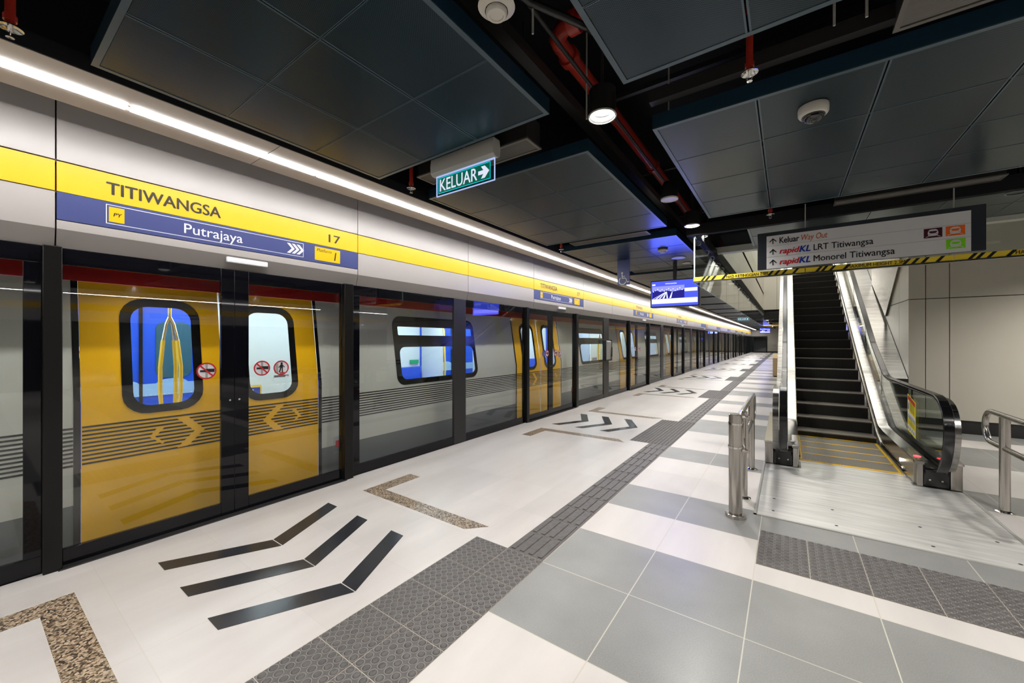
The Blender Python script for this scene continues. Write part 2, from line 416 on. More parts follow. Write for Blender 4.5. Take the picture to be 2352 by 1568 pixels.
# escalator void above the platform ceiling: panelled walls
mb = MB()
for i, (a, b) in enumerate(zip([7.5, 9.6, 12, 14.4, 16.8, 19.2, 21.6, 24], [9.6, 12, 14.4, 16.8, 19.2, 21.6, 24, 25])):
    for z0, z1 in ((3.2, 4.6), (4.6, 6.6), (6.6, 8.9)): mb.box(-1.06, -1.02, a+.005, b-.005, z0+.005, z1-.005)
for i in range(5): mb.box(-1.02+.6*i, -.43+.6*i, 24.96, 25, 3.2, 8.9)
struct('wall_void', mb, M['voidwall'])
struct('trim_5', MB().box(-1.12, -1.06, 7.4, 25.1, 3.1, 8.9).box(-1.1, 1.8, 25, 25.1, 3.1, 8.9).box(-1.1, 4.6, 7.42, 7.5, 3.1, 8.9).box(-1.1, 4.6, 7.4, 25.1, 8.9, 9), M['void'])
struct('trim_6', MB().box(-1.02, 4.6, 7.36, 7.5, 3.0, 3.1), M['voidwall'])

mb = MB()
for i in range(14):
    for z0, z1 in ((.2, 2.24), (2.25, 3.0)): mb.box(2.2, 2.23, 26.2+2.5*i, 28.69+2.5*i, z0, z1)
struct('wall_aisle', mb, M['wall'])
struct('baseboard_aisle', MB().box(2.205, 2.4, 26.2, 61.5, 0, .2), M['skirt'])

# ------------------------------------------------------------------ platform screen doors
XP, XL, XH = -3.945, -4.0, -3.978            # post face, door leaf face, header face
R1 = [2.528, 8.269, 14.05, 19.75, 25.5, 31.3, 37.1, 42.9, 48.7, 54.5]      # far edge of each doorway's far post
SEAM = [1.403, 7.06, 12.72]
for k in range(3, 10): SEAM.append(R1[k]-1.22)
YL = [.394, 6.163, 11.96]
for k in range(3, 10): YL.append(R1[k]-2.12)
ZT = 2.153
def pane_frame(mb, y0, y1, gy0, gy1, x0, x1, z0=.115, z1=2.04):
    mb.box(x0, x1, y0, gy0, 0.004, ZT).box(x0, x1, gy1, y1, 0.004, ZT).box(x0, x1, gy0, gy1, 0.004, z0).box(x0, x1, gy0, gy1, z1, ZT)
def sticker(parent, kind, y, z, r=.07):
    x = XL+.004
    if kind == 'lean' or kind == 'gap':
        st = MB().disc('+x', (x, y, z), r*.92).build('sticker', M['white'], parent)
        MB().disc('+x', (x+.0015, y, z), r, 32, r*.84).build('red_ring', M['red'], st)
        if kind == 'lean':
            MB().prism([(-.045, -.008), (.055, -.012), (.055, .016), (.0, .018), (-.02, .008), (-.045, .008)], '+x', (x+.0012, y, z), .001).build('hand_symbol', M['inkb'], st)
            MB().prism([(-.008, -.068), (.008, -.068), (.008, .068), (-.008, .068)], '+x', (x+.0006, y, z), .0005).build('door_edge_symbol', M['fixture'], st)
            c = math.cos(PI*.75); q = [(r*.9*math.cos(a), r*.9*math.sin(a)) for a in (PI*.72, PI*.78, PI*1.72, PI*1.78)]
            MB().prism(q, '+x', (x+.002, y, z), .001).build('red_bar', M['red'], st)
        else:
            mb = MB(); mb.disc('+x', (x+.0012, y+.004, z+.042), .010)
            for p in ([(-.012, .0), (.016, .0), (.014, .032), (-.008, .032)], [(-.010, .002), (.002, .002), (-.012, -.045), (-.022, -.043)], [(.004, .002), (.014, .002), (.016, -.045), (.006, -.045)], [(.012, .03), (.034, .006), (.03, .002), (.010, .02)], [(-.006, .03), (-.026, .004), (-.021, .0), (-.004, .02)]):
                mb.prism(p, '+x', (x+.0012, y, z), .0005)
            mb.build('figure_symbol', M['inkb'], st)
            MB().prism([(-.012, -.055), (.032, -.055), (.032, -.045), (-.012, -.045)], '+x', (x+.0012, y, z), .0005).build('gap_symbol', M['red'], st)
            MB().prism([(-.06, -.05), (-.026, -.05), (-.026, .045), (-.05, .035)], '+x', (x+.001, y, z), .0004).build('train_edge_symbol', M['fixture'], st)
    else:
        st = MB().disc('+x', (x, y, z), r).build('sticker', M['blue'], parent)
        wheelchair(MB(), '+x', (x+.0015, y, z), r*1.3).build('wheelchair_symbol', M['white'], st)
def wheelchair(mb, fr, o, s):
    ux, uy, uz = FR[fr]; o = Vector(o)
    P = lambda a, b: o+ux*a*s+uy*b*s
    mb.disc(fr, P(-.08, .42), .075*s)
    mb.disc(fr, P(-.05, -.18), .30*s, 28, .235*s, math.radians(125), math.radians(345))
    for q in ([(-.115, .33), (-.045, .33), (-.03, .02), (-.10, .02)], [(-.05, .19), (.17, .19), (.17, .13), (-.05, .13)], [(-.09, .06), (.20, .06), (.20, -.01), (-.09, -.01)], [(.14, .06), (.20, .06), (.36, -.30), (.30, -.33)], [(.30, -.33), (.33, -.27), (.45, -.22), (.46, -.28)]):
        mb.prism(q, fr, o, .0006) if s == 1 else mb.prism([(a*s, b*s) for a, b in q], fr, o, .0006)
    return mb
def leaf(k, side, y0, y1, gy0, gy1):
    which = {0: 'nearest doorway', 1: 'second doorway'}.get(k, ORD[k]+' doorway along the platform')
    t = thing('sliding_screen_door', (XL, (y0+y1)/2, 0), f'black-framed glass sliding door leaf, {"near" if side == 0 else "far"} half of the {which}', 'door', 'sliding screen door leaves')
    mb = MB(); pane_frame(mb, y0, y1, gy0, gy1, XL-.035, XL); mb.build('frame', M['frit'], t, bevel=.002)
    MB().box(XL-.016, XL-.006, gy0-.004, gy1+.004, .111, 2.044).build('glass_pane', M['glass'], t)
    ym = y1-.035 if side == 0 else y0+.035
    if k < 3: MB().tube([(XL-.001, ym, 1.005), (XL+.004, ym, 1.005)], .008, 14).build('lock_stud', M['chrome'], t)
    if k < 3:
        if side == 0: sticker(t, 'lean', gy1-.105 if k == 0 else gy1-.07, 1.272)
        else:
            sticker(t, 'lean', gy0+.107, 1.271); sticker(t, 'gap', gy0+.276, 1.266)
            mb = MB(); mb.prism([(-.075, -.013), (.075, -.013), (.075, .013), (-.075, .013)], '+x', (XL+.003, gy0+.28, 1.186), .001); cap = mb.build('caption_strip', M['white'], t)
            mb = MB()
            for i in range(2): mb.prism([(-.066, -.003), (.066-.03*i, -.003), (.066-.03*i, .003), (-.066, .003)], '+x', (XL+.004, gy0+.28, 1.191-.010*i), .0005)
            mb.build('caption_line', [M['inkb'], M['red']][0], cap)
        if k == 1 and side == 0: sticker(t, 'wheel', gy1-.19, 1.274)
    return t
for k in range(10):
    a, s_, b = YL[k], SEAM[k], R1[k]-.105
    st = .10 if k == 0 else .085
    leaf(k, 0, a, s_, a+.006, s_-st); leaf(k, 1, s_+.001, b, s_+st+.012, b-.004)
    nm = ORD[k]
    for side, (y0, y1) in enumerate(((a-.085, a), (b, R1[k]))):
        mb = MB(); mb.box(XL-.06, XP, y0, y1, 0, ZT)
        o = mb.build('door_post', M['frame'], bevel=.004)
        tag(o, f'slim black post on the {"near" if side == 0 else "far"} side of the {nm} platform doorway', 'post', 'black posts beside the screen doors')
    o = MB().box(XL-.06, -3.93, a-.02, b+.02, -.008, .006).build('door_sill', M['mullion'], bevel=.002)
    tag(o, f'low dark metal door sill under the {nm} pair of screen doors', 'door sill', 'sills of the screen doors')
def fixed_panel(i, y0, y1, g):
    nm = 'leftmost fixed glass screen panel, cut by the photo edge' if i == 0 else f'fixed glass screen with grey mullion after the {ORD[i-1]} doorway'
    t = thing('fixed_screen_panel', (XL, (y0+y1)/2, 0), nm, 'glass screen', 'fixed panels of the screen wall')
    mb = MB(); mb.box(XL-.03, XL+.004, y0, y1, .004, .115).box(XL-.03, XL+.004, y0, y1, 2.04, ZT)
    edges = [y0]+[e for ab in g for e in ab]+[y1]
    for j in range(0, len(edges), 2):
        if j in (0, len(edges)-2): mb.box(XL-.03, XL+.004, edges[j], edges[j+1], .115, 2.04)
    mb.build('frame', M['frit'], t, bevel=.002)
    for a, b in g: MB().box(XL-.014, XL-.004, a-.004, b+.004, .111, 2.044).build('glass_pane', M['glass'], t)
    for j in range(len(g)-1): MB().box(XL-.032, XL+.008, g[j][1], g[j+1][0], .006, ZT-.002).build('mullion', M['mullion'], t, bevel=.003)
fixed_panel(0, -3.2, YL[0]-.085, [(-3.05, -1.55), (-1.3, .232)])
for k in range(9):
    e = YL[k+1]-.085; fixed_panel(k+1, R1[k], e, [(R1[k]+.109, R1[k]+1.655), (R1[k]+1.912, e-.03)] if k == 0 else [(R1[k]+.109, R1[k]+1.64), (R1[k]+2.0, e-.05)])
# emergency box on the second mullion
t = thing('emergency_call_box', (-3.94, 10.05, .99), 'grey and black wall box on the mullion past the second doorway', 'call box')
MB().prism(rrect(9.83, 10.27, .995, 1.56, .03), '+x', (-3.90, 0, 0), .088).build('housing', M['plastic'], t)
MB().ext([(-3.90, 1.53), (-3.865, 1.50), (-3.885, 1.05), (-3.90, 1.03)], 'y', 9.86, 10.12).build('face_panel', M['fixture'], t)
MB().box(-3.90, -3.875, 10.15, 10.24, 1.1, 1.36).build('handset', M['inkb'], t)
for k in range(3):
    y = R1[k]-.14
    t = thing('door_release_box', (-4.02, y, .3), f'small red emergency release behind the {ORD[k]} doorway glass', 'release handle', 'emergency releases by the doorways')
    MB().box(-4.055, -4.037, y-.035, y+.035, .31, .475).build('cover', M['acrylic'], t); MB().box(-4.05, -4.04, y-.01, y+.03, .36, .43).build('handle', M['red'], t)

# header above the doors
SG = [.368, 6.372, 12.325, 18.27, 24.24, 30.2, 36.2, 42.2, 48.2, 54.2]
segs = [(-3.6, -1.5, 0), (-1.5, .368, 0)]
for i, a in enumerate(SG):
    nx = SG[i+1] if i < 9 else YEND
    segs += [(a, a+2.235, i+1), (a+2.235, a+4.11, 0), (a+4.11, nx, 0)]
for i, (a, b, sg) in enumerate(segs):
    g_ = .004; y0, y1 = a+g_, b-g_
    near = f'the {ORD[sg-1]} station sign' if sg else (f'just beyond the {ORD[max(x[2] for x in segs[:i])-1]} station sign' if i > 1 and segs[i-1][2] else (f'second past the {ORD[max(x[2] for x in segs[:i])-1]} station sign' if i > 1 else ('at the photo left edge' if i == 1 else 'beyond the photo left edge')))
    t = thing('header_panel', (XH, (y0+y1)/2, 2.15), f'cream header panel with yellow stripe {"carrying " if sg else ""}{near}', 'header panel', 'header panels above the screen doors')
    MB().box(XH-.04, XH, y0, y1, 2.735, 3.22).build('upper_panel', M['cream'], t)
    MB().box(XH-.04, XH, y0, y1, 2.526, 2.726).build('yellow_band', M['yellow'], t)
    zl = 2.333 if sg else 2.519
    MB().ext([(XH, 2.276), (XH, zl), (XH-.04, zl), (XH-.075, 2.16), (XH-.034, 2.153)], 'y', y0, y1).build('lower_panel', M['cream'], t)
    MB().ext([(XH+.001, 2.275), (XH-.033, 2.152), (XH-.035, 2.152), (XH-.002, 2.275)], 'y', y0, y1).build('kick_panel', M['kick'], t)  # thin sheet over the sloped foot, its shade painted in
    if sg:
        pb = MB().box(XH-.04, XH, y0, y1, 2.339, 2.523).build('blue_band', M['navy'], t)
        x = XH+.0015; L = a-.368
        def tx(nm, s, y, z, w_, h, m, par, **k2):
            MB().text(s, '+x', (x, y+L, z), w_, h, **k2).build(nm, M[m], par, smooth=False)
        if sg <= 4:
            tx('station_name', 'TITIWANGSA', .605, 2.578, .686, .087, 'ink', t, bold=.024)
            tx('station_number', '17', 2.259, 2.574, .128, .082, 'ink', t, bold=.012)
            mb = MB(); fr = 1.391; z0, z1 = 2.366, 2.505
            for (u0, u1, v0, v1) in ((.601, 1.994, z0, z0+.005), (.601, 1.994, z1-.005, z1), (.601, .606, z0, z1), (1.989, 1.994, z0, z1)): mb.box(x-.001, x, u0+L, u1+L, v0, v1)
            mb.build('line_border', M['white'], pb)
            q = MB().box(x-.001, x, .616+L, .697+L, 2.383, 2.490).build('line_badge', M['gold'], pb)
            MB().text('PY', '+x', (x+.001, .639+L, 2.424), None, .026, bold=.02, shear=.22).build('line_badge_letters', M['ink'], pb, smooth=False)
            tx('destination_name', 'Putrajaya', 1.044, 2.372, .413, .103, 'white', pb, bold=.006)
            for c in range(3):
                u = 1.84+.045*c+L; MB().prism([(0, 0), (.03, 0), (.075, .048), (.03, .096), (0, .096), (.045, .048)], '+x', (x, u-.005, 2.386), .001).build('arrow_chevron', M['white'], pb)
            MB().box(x-.001, x, 2.109+L, 2.387+L, 2.364, 2.502).build('platform_badge', M['gold'], pb)
            MB().text('Platform', '+x', (x+.001, 2.130+L, 2.454), None, .033, shear=.22).build('platform_lettering', M['ink'], pb, smooth=False)
            MB().text('1', '+x', (x+.001, 2.318+L, 2.385), None, .088, shear=.15).build('platform_number', M['ink'], pb, smooth=False)
        else:
            q = MB().box(x-.001, x, 2.109+L, 2.387+L, 2.364, 2.502).build('platform_badge', M['gold'], pb)
            MB().box(x-.001, x, .606+L, 1.994+L, 2.366, 2.505).build('line_border', M['navy'], pb)
    # pin spotlights in the underside, lighting the doorway
    if sg and sg <= 5:
        for j, u in enumerate((.55, 1.55)):
            t3 = thing('pin_spotlight', (-4.045, a+u, 2.138), f'tiny white spotlight under the header, {"near" if j == 0 else "far"} side of the {ORD[sg-1]} doorway', 'spotlight', 'pin spotlights under the header')
            MB().lathe([(.012, 0), (.019, -.001), (.019, .004), (.012, .004)], (-4.045, a+u, 2.138), 16, False).build('trim_ring', M['chrome'], t3)
            MB().lathe([(0, .002), (.013, .002)], (-4.045, a+u, 2.138), 16).build('lens', M['down'], t3)
            lamp('pin_lamp', 'AREA', (-4.06, a+u, 2.134), 5, .03, (0, math.radians(-22), 0), (1, .96, .9), spread=math.radians(160))
    # slim indicator lamp below each sign
    if sg:
        t2 = thing('door_indicator_lamp', (XH, a+1.126, 2.2), f'slim white door indicator lamp under the {ORD[sg-1]} station sign', 'indicator lamp', 'door indicator lamps')
        MB().prism(rrect(a+.963, a+1.289, 2.211, 2.257, .006, 2), '+x', (XH+.022, 0, 0), .026).build('cover', M['indic'], t2, bevel=.004)
struct('trim_7', MB().box(XH-.06, XH-.012, -3.6, YEND, 2.72, 2.74).box(XH-.06, XH-.012, -3.6, YEND, 2.515, 2.53), M['ink'])
struct('trim_8', MB().box(-4.12, XH-.05, -6, YEND, 2.14, 2.16), M['black'])
# lit soffit
mb = MB()
for i in range(26):
    a = -3.6+2.5*i; mb.box(-3.66, -3.43, a+.003, a+2.497, 3.0, 3.02).box(-3.37, -3.14, a+.003, a+2.497, 3.0, 3.02)
mb.box(-3.66, -3.655, -3.6, YEND, 3.02, 3.05).box(-3.44, -3.36, -3.6, YEND, 3.03, 3.04)
struct('trim_9', mb, M['soffit'])
struct('trim_11', MB().box(-3.139, -3.13, -3.6, YEND, 3.003, 3.09), M['void'])
y = .616-1.21*4; n = 0
while y < YEND-1.3:
    y0, y1 = y+.012, y+1.198
    loc = f'{ORD[n]} bright white linear lamp in the row above the screen doors' if n < 24 else 'distant bright white linear lamp in the row above the screen doors'
    t = thing('linear_lamp', (-3.4, (y0+y1)/2, 3.0), loc, 'lamp', 'linear lamps along the soffit')
    MB().box(-3.438, -3.362, y0, y1, 2.993, 3.0).build('diffuser', M['led'], t)
    MB().box(-3.44, -3.36, y0, y1, 3.001, 3.03).build('housing', M['fixture'], t)
    y += 1.21; n += 1

# ------------------------------------------------------------------ train behind the glass
TP = 5.737
def tx_(z):                                               # outer skin of the train at height z
    if z <= 1.05: return -4.30
    if z <= 2.0: return -4.30-(z-1.05)*.158
    return -4.45-(z-2.0)*.42
skin = lambda d: (lambda y, z: (tx_(z)+d, y, z))
ZC = (1.05, 2.0)
t = thing('metro_train', (-5.6, 20, -1.0), 'grey metro train with golden doors standing behind the screen doors', 'train')
bays = range(-1, 9)
doors = [1.42+TP*k for k in bays]
WH = []
for k in bays:
    c = 4.24+TP*k; WH.append((c-.83, c+.83))
y_a, y_b = -4.2, doors[-1]+2.6
# body shell bands between the doorways
mb = MB(); holes = {}
edges = [y_a]+[e for d in doors for e in (d-.92, d+.92)]+[y_b]
def winpoly(y0, y1, z0, z1, r): return rrect(y0, y1, z0, z1, r)
for i in range(0, len(edges), 2):
    a, b = edges[i], edges[i+1]
    hs = [winpoly(p, q, .93, 1.86, .13) for p, q in WH if a < p and q < b]
    mb.region([(a, .31), (b, .31), (b, 1.985), (a, 1.985)], hs, skin(0), ZC)
mb.build('body_shell', M['trainsilver'], t)
mb = MB()
for i in range(0, len(edges), 2): mb.region([(edges[i], -.05), (edges[i+1], -.05), (edges[i+1], .31), (edges[i], .31)], [], skin(-.004))
mb.build('lower_band', M['traingrey'], t)
MB().region([(y_a, 1.985), (y_b, 1.985), (y_b, 2.5), (y_a, 2.5)], [], skin(.004), (2.0, 2.2)).build('red_cantrail', M['trainred'], t)
MB().box(-7.1, -4.72, y_a, y_b, 2.5, 2.56).build('roof', M['traingrey'], t)
MB().box(-7.0, -4.33, y_a, y_b, -.12, -.06).build('floor_pan', M['traingrey'], t)
MB().box(-6.9, -4.4, y_a+.5, y_b-.5, -1.0, -.12).build('underframe', M['trainblack'], t)
mb = MB()
for e in edges[1:-1]: mb.region([(e-.018, -.05), (e+.018, -.05), (e+.018, 1.985), (e-.018, 1.985)], [], skin(.003), ZC)
mb.build('door_seal', M['trainblack'], t)
# stripes
def stripe_pieces(mb, a, b, d):
    for j in range(10):
        z = .597+j*.0305
        mb.region([(a, z), (b, z), (b, z+.0135), (a, z+.0135)], [], skin(d))
    return mb
mb = MB()
for i in range(0, len(edges), 2): stripe_pieces(mb, edges[i]+(.02 if i else 0), edges[i+1]-.02, .002)
mb.build('stripe_decal', M['trainblack'], t)
# doors: two leaves each with a rounded window
for k, d in zip(bays, doors):
    for s_ in (0, 1):
        a, b = (d-.90, d-.006) if s_ == 0 else (d+.006, d+.90)
        wa, wb = (d-.68, d-.155) if s_ == 0 else (d+.155, d+.68)
        mb = MB(); mb.region([(a, -.02), (b, -.02), (b, 1.985), (a, 1.985)], [winpoly(wa+.02, wb-.02, .95, 1.86, .14)], skin(0), ZC)
        L = mb.build('door_leaf', M['traingold'], t)
        if not -1 <= k <= 5: continue
        MB().region(winpoly(wa, wb, .93, 1.88, .16), [winpoly(wa+.065, wb-.065, .995, 1.812, .11)], skin(.006), ZC).build('window_frame', M['trainblack'], L)
        MB().region(winpoly(wa+.06, wb-.06, .99, 1.817, .115), [], skin(.002), ZC).build('window_pane', M['tglass'], L)
        stripe_pieces(MB(), a+.005, b-.005, .002).build('stripe_decal', M['trainblack'], L)
        # golden arrows over the stripes, mirrored on the far leaf
        mb = MB()
        A = ([(-.35, .867), (-.27, .867), (-.145, .73), (-.265, .608), (-.34, .604), (-.22, .731)], [(-.42, .801), (-.468, .804), (-.518, .732), (-.438, .659), (-.423, .669), (-.483, .728)]) if s_ == 0 else \
            ([(.467, .865), (.544, .868), (.407, .727), (.528, .607), (.444, .606), (.334, .73)], [(.607, .801), (.656, .796), (.706, .72), (.64, .668), (.622, .672), (.672, .722)])
        for pts in A: mb.region([(d+u, v) for u, v in pts], [], skin(.004))
        mb.build('arrow_decal', M['traingold'], L)
for i, (p, q) in enumerate(WH):
    if not -1 <= i-1 <= 5: continue
    f = MB().region(winpoly(p-.01, q+.01, .92, 1.87, .14), [winpoly(p+.075, q-.06, .995, 1.44, .09), winpoly(p+.075, q-.06, 1.605, 1.725, .015)], skin(.004), ZC).build('window_frame', M['trainblack'], t)
    MB().region(winpoly(p+.07, q-.055, .99, 1.445, .09), [], skin(.001), ZC).build('window_pane', M['tglass'], f)
    MB().region(winpoly(p+.07, q-.055, 1.6, 1.73, .015), [], skin(.001), ZC).build('transom_pane', M['tglass'], f)
# interior
MB().box(-6.95, -6.9, y_a, y_b, -.05, 2.5).build('interior_wall', M['inwhite'], t)
MB().box(-6.9, -4.5, y_a, y_b, 2.20, 2.24).build('interior_ceiling', M['inwhite'], t)
for k, d in zip(bays, doors):
    if k > 5: break
    o = MB().box(-6.895, -6.86, d-1.06, d+.74, 0, 2.05).build('far_door', M['inblue'], t)
    for u in (-.59, .27): MB().prism(rrect(d+u-.19, d+u+.19, 1.03, 1.78, .10), '+x', (-6.85, 0, 0), .005).build('window_pane', M['trainwin'], o)
    MB().box(-6.858, -6.845, d-.085, d-.05, 0, 2.05).build('door_gap', M['trainblack'], o)
    mb = MB().box(-6.856, -6.848, d-1.06, d+.74, .80, .96)
    for u in (-.75, -.25, .25): mb.add([(-6.847, d+u+.17*math.cos(2*PI*j/24), .95+.07*math.sin(2*PI*j/24)) for j in range(24)], [tuple(range(24))])
    mb.build('pale_band', M['inpale'], o)
    # near side door pocket screens and seats
    for s_ in (-1, 1):
        o = MB().box(-6.88, -6.2, d+s_*1.02-.02, d+s_*1.02+.02, .35, 1.95).build('draught_screen', M['inwhite'], t)
        MB().tube([(-6.18, d+s_*1.02, .4), (-6.12, d+s_*1.02, .9), (-6.16, d+s_*1.02, 1.75), (-6.3, d+s_*1.02, 1.98)], .018, 8).build('grab_bar', M['polegold'], o)
    mb = MB(); mb.box(-6.86, -6.42, d+1.1, d+TP-1.1, .40, .48).box(-6.88, -6.80, d+1.1, d+TP-1.1, .48, .95)
    mb.build('seat', M['inblue'], t, bevel=.02)
    # three branched grab pole in the doorway
    yo, xo = d-.15, -5.3
    P = MB().tube([(xo, yo, 1.76), (xo, yo, 2.2)], .017, 10).build('grab_pole', M['chrome'], t)
    for a in (2.2, 4.3, 6.2):
        dx, dy = .07*math.cos(a), .075*math.sin(a)
        if a > 6: dx, dy = .03, .085
        MB().tube([(xo, yo, 1.78), (xo+dx*.35, yo+dy*.35, 1.70), (xo+dx*.7, yo+dy*.7, 1.53)], .016, 10).build('pole_branch', M['chrome'], P)
        MB().tube([(xo+dx*.7, yo+dy*.7, 1.53), (xo+dx, yo+dy, 1.25), (xo+dx, yo+dy, 1.0), (xo+dx*.7, yo+dy*.7, .6), (xo, yo, 0)], .018, 10).build('pole_grip', M['polegold'], P)
    MB().tube([(-5.0, d+.33, -.05), (-5.0, d+.33, 1.45)], .02, 10).build('grab_pole', M['polegold'], t)
    MB().tube([(-5.0, d+.33, 1.45), (-5.0, d+.33, 2.2)], .02, 10).build('grab_pole_top', M['chrome'], t)
    # partition seen through the far leaf
    o = MB().box(-5.9, -5.86, d+.40, d+1.6, 0, 1.98).build('partition', M['inwhite'], t)
    q = MB().box(-5.858, -5.85, d+.40, d+.95, .60, .93).build('priority_seat_sign', M['polegold'], o)
    MB().box(-5.852, -5.845, d+.52, d+.93, .72, .90).build('sign_face', M['blue'], o)
    mb = MB()
    for i in range(3):
        u = d+.60+.12*i; mb.disc('+x', (-5.843, u, .865), .013, 10).prism([(-.014, 0), (.02, 0), (.03, .055), (-.004, .075), (-.018, .05)], '+x', (-5.843, u, .765), .001)
    mb.build('sign_symbol', M['white'], o)
mb = MB()
for k, d in zip(bays, doors):
    if k <= 5: mb.box(-6.2, -6.0, d-2.6, d+2.6, 2.185, 2.198).box(-5.3, -5.1, d-2.6, d+2.6, 2.185, 2.198)
mb.build('ceiling_light', emis('train_light', (.86, .95, 1, 1), K_TRAIN), t)
# notices inside
for k in (0, 1):
    d = doors[k+1]
    o = MB().box(-6.845, -6.84, d-.63, d-.50, 1.32, 1.46).build('notice', M['white'], t)
    MB().disc('+x', (-6.838, d-.565, 1.395), .045, 20, .036).build('notice_ring', M['red'], o)
for p, q in WH[1:4]:
    o = MB().box(-6.88, -6.86, p+2.38, p+2.62, 1.02, 1.10).build('exit_notice', M['ngreen'], t)

# ------------------------------------------------------------------ marks let into the floor
TS = [.44, 5.93, 11.49, 17.05, 22.75, 28.5, 34.3, 40.1, 45.8, 51.5]
def inlay(pts, z=.0022): 
    return MB().ext([(p[0], p[1]) for p in pts], 'z', -.004, z)
near_far = ['nearest', 'second', 'third', 'fourth', 'fifth', 'sixth', 'seventh', 'eighth', 'ninth', 'tenth']
for k, T in enumerate(TS):
    c = T+.945 if k else 1.384
    for j in range(3):
        dx = .4645*j; g_ = .004
        mb = inlay([(-3.53+dx, c-.6), (-3.38+dx, c-.6), (-3.075+dx, c-g_), (-3.221+dx, c-g_)])
        b2 = inlay([(-3.221+dx, c+g_), (-3.075+dx, c+g_), (-3.382+dx, c+.616), (-3.53+dx, c+.616)]); mb.add(b2.v, b2.f)
        o = mb.build('floor_chevron', M['slate'], smooth=False)
        tag(o, f'black {["wall-side", "middle", "aisle-side"][j]} chevron inlay in front of the {near_far[k]} doorway', 'floor marking', 'black chevrons in the floor')
    for s_ in (-1, 1):
        f = lambda u: c+s_*u
        pts = [(-3.53, f(.985)), (-2.135, f(.975)), (-2.0, f(1.118)), (-3.365, f(1.13)), (-3.365, f(1.59)), (-3.53, f(1.59))]
        if s_ < 0: pts = pts[::-1]
        o = inlay(pts, .0018).build('floor_bracket', M['granite'], smooth=False)
        tag(o, f'brown granite L-shaped floor inlay on the {"near" if s_ < 0 else "far"} side of the {near_far[k]} doorway', 'floor marking', 'granite queue brackets in the floor')
def tile_base(mb, x0, x1, y0, y1): mb.box(x0+.0025, x1-.0025, y0+.0025, y1-.0025, -.003, .0035)
def dome_tiles(x0, nx, rows, fine):
    """warning tiles: slab tiles plus flat-topped domes; rows = list of (y0, y1)"""
    base, dom, rim = MB(), MB(), MB()
    for i in range(nx):
        a = x0+.3*i
        for y0, y1 in rows:
            tile_base(base, a, a+.3, y0, y1)
            nr = max(1, round((y1-y0)/.05)); st = (y1-y0)/nr
            for r in range(nr):
                for q in range(6):
                    p = (a+.025+.05*q, y0+st*(r+.5), 0)
                    if fine:
                        rim.disc('+z', (p[0], p[1], .0042), .0235, 14, .0195)
                        dom.lathe([(.0185, .0035), (.0150, .0080), (.012, .0088), (0, .0090)], p, 14)
                    else: dom.lathe([(.0185, .0035), (.0135, .0088), (0, .009)], p, 7)
    return base, dom, rim
for k, T in enumerate(TS):
    fine = k == 0
    if k == 0: rows = [(2.17, 2.324), (1.968, 2.17), (1.668, 1.968), (1.367, 1.668), (1.065, 1.367), (.765, 1.065), (.44, .765)]
    else: rows = [(T+.3*i, T+.3*i+.3) for i in range(6)]+[(T+1.8, T+1.9)]
    if k > 4: rows = rows[:6]
    t = thing('tactile_warning_paving', (X0+.3, rows[-1][0] if k == 0 else T, 0), f'grey studded warning tiles at the {near_far[k]} doorway', 'tactile paving', 'studded paving at the doorways')
    base, dom, rim = dome_tiles(X0+.004, 2, rows, fine)
    y0, y1 = min(r[0] for r in rows), max(r[1] for r in rows)
    MB().box(X0+.004, X0+.604, y0, y1, -.004, .0015).build('grout_bed', M['grout'], t)
    base.build('tile', M['tact'], t, smooth=False); q = dom.build('stud', M['tact'], t); q['kind'] = 'stuff'
    if fine: q = rim.build('stud_ring', M['tactrim'], t); q['kind'] = 'stuff'
# guiding strip (one tile wide) between the warning areas
for k in range(len(TS)):
    a = (2.324 if k == 0 else TS[k]+1.9 if k <= 4 else TS[k]+1.8); b = TS[k+1] if k+1 < len(TS) else YEND-.5
    base, bar = MB(), MB(); y = a; n = max(1, round((b-a)/.3)); st = (b-a)/n
    for i in range(n):
        y0 = a+st*i; tile_base(base, GX-.3, GX, y0, y0+st)
        for j in range(4):
            xx = GX-.3+.0375+.075*j
            bar.ext([(xx-.019, .0035), (xx-.014, .009), (xx+.014, .009), (xx+.019, .0035)], 'y', y0+.018, y0+st-.018)
    t = thing('tactile_guide_paving', (GX-.15, a, 0), f'grey ribbed guide tiles running from the {near_far[k]} doorway {"on to the next" if k < 9 else "to the end wall"}', 'tactile paving', 'ribbed guide paving')
    MB().box(GX-.3, GX, a, b, -.004, .0015).build('grout_bed', M['grout'], t)
    base.build('tile', M['tact'], t, smooth=False); q = bar.build('rib', M['tact'], t, smooth=False); q['kind'] = 'stuff'

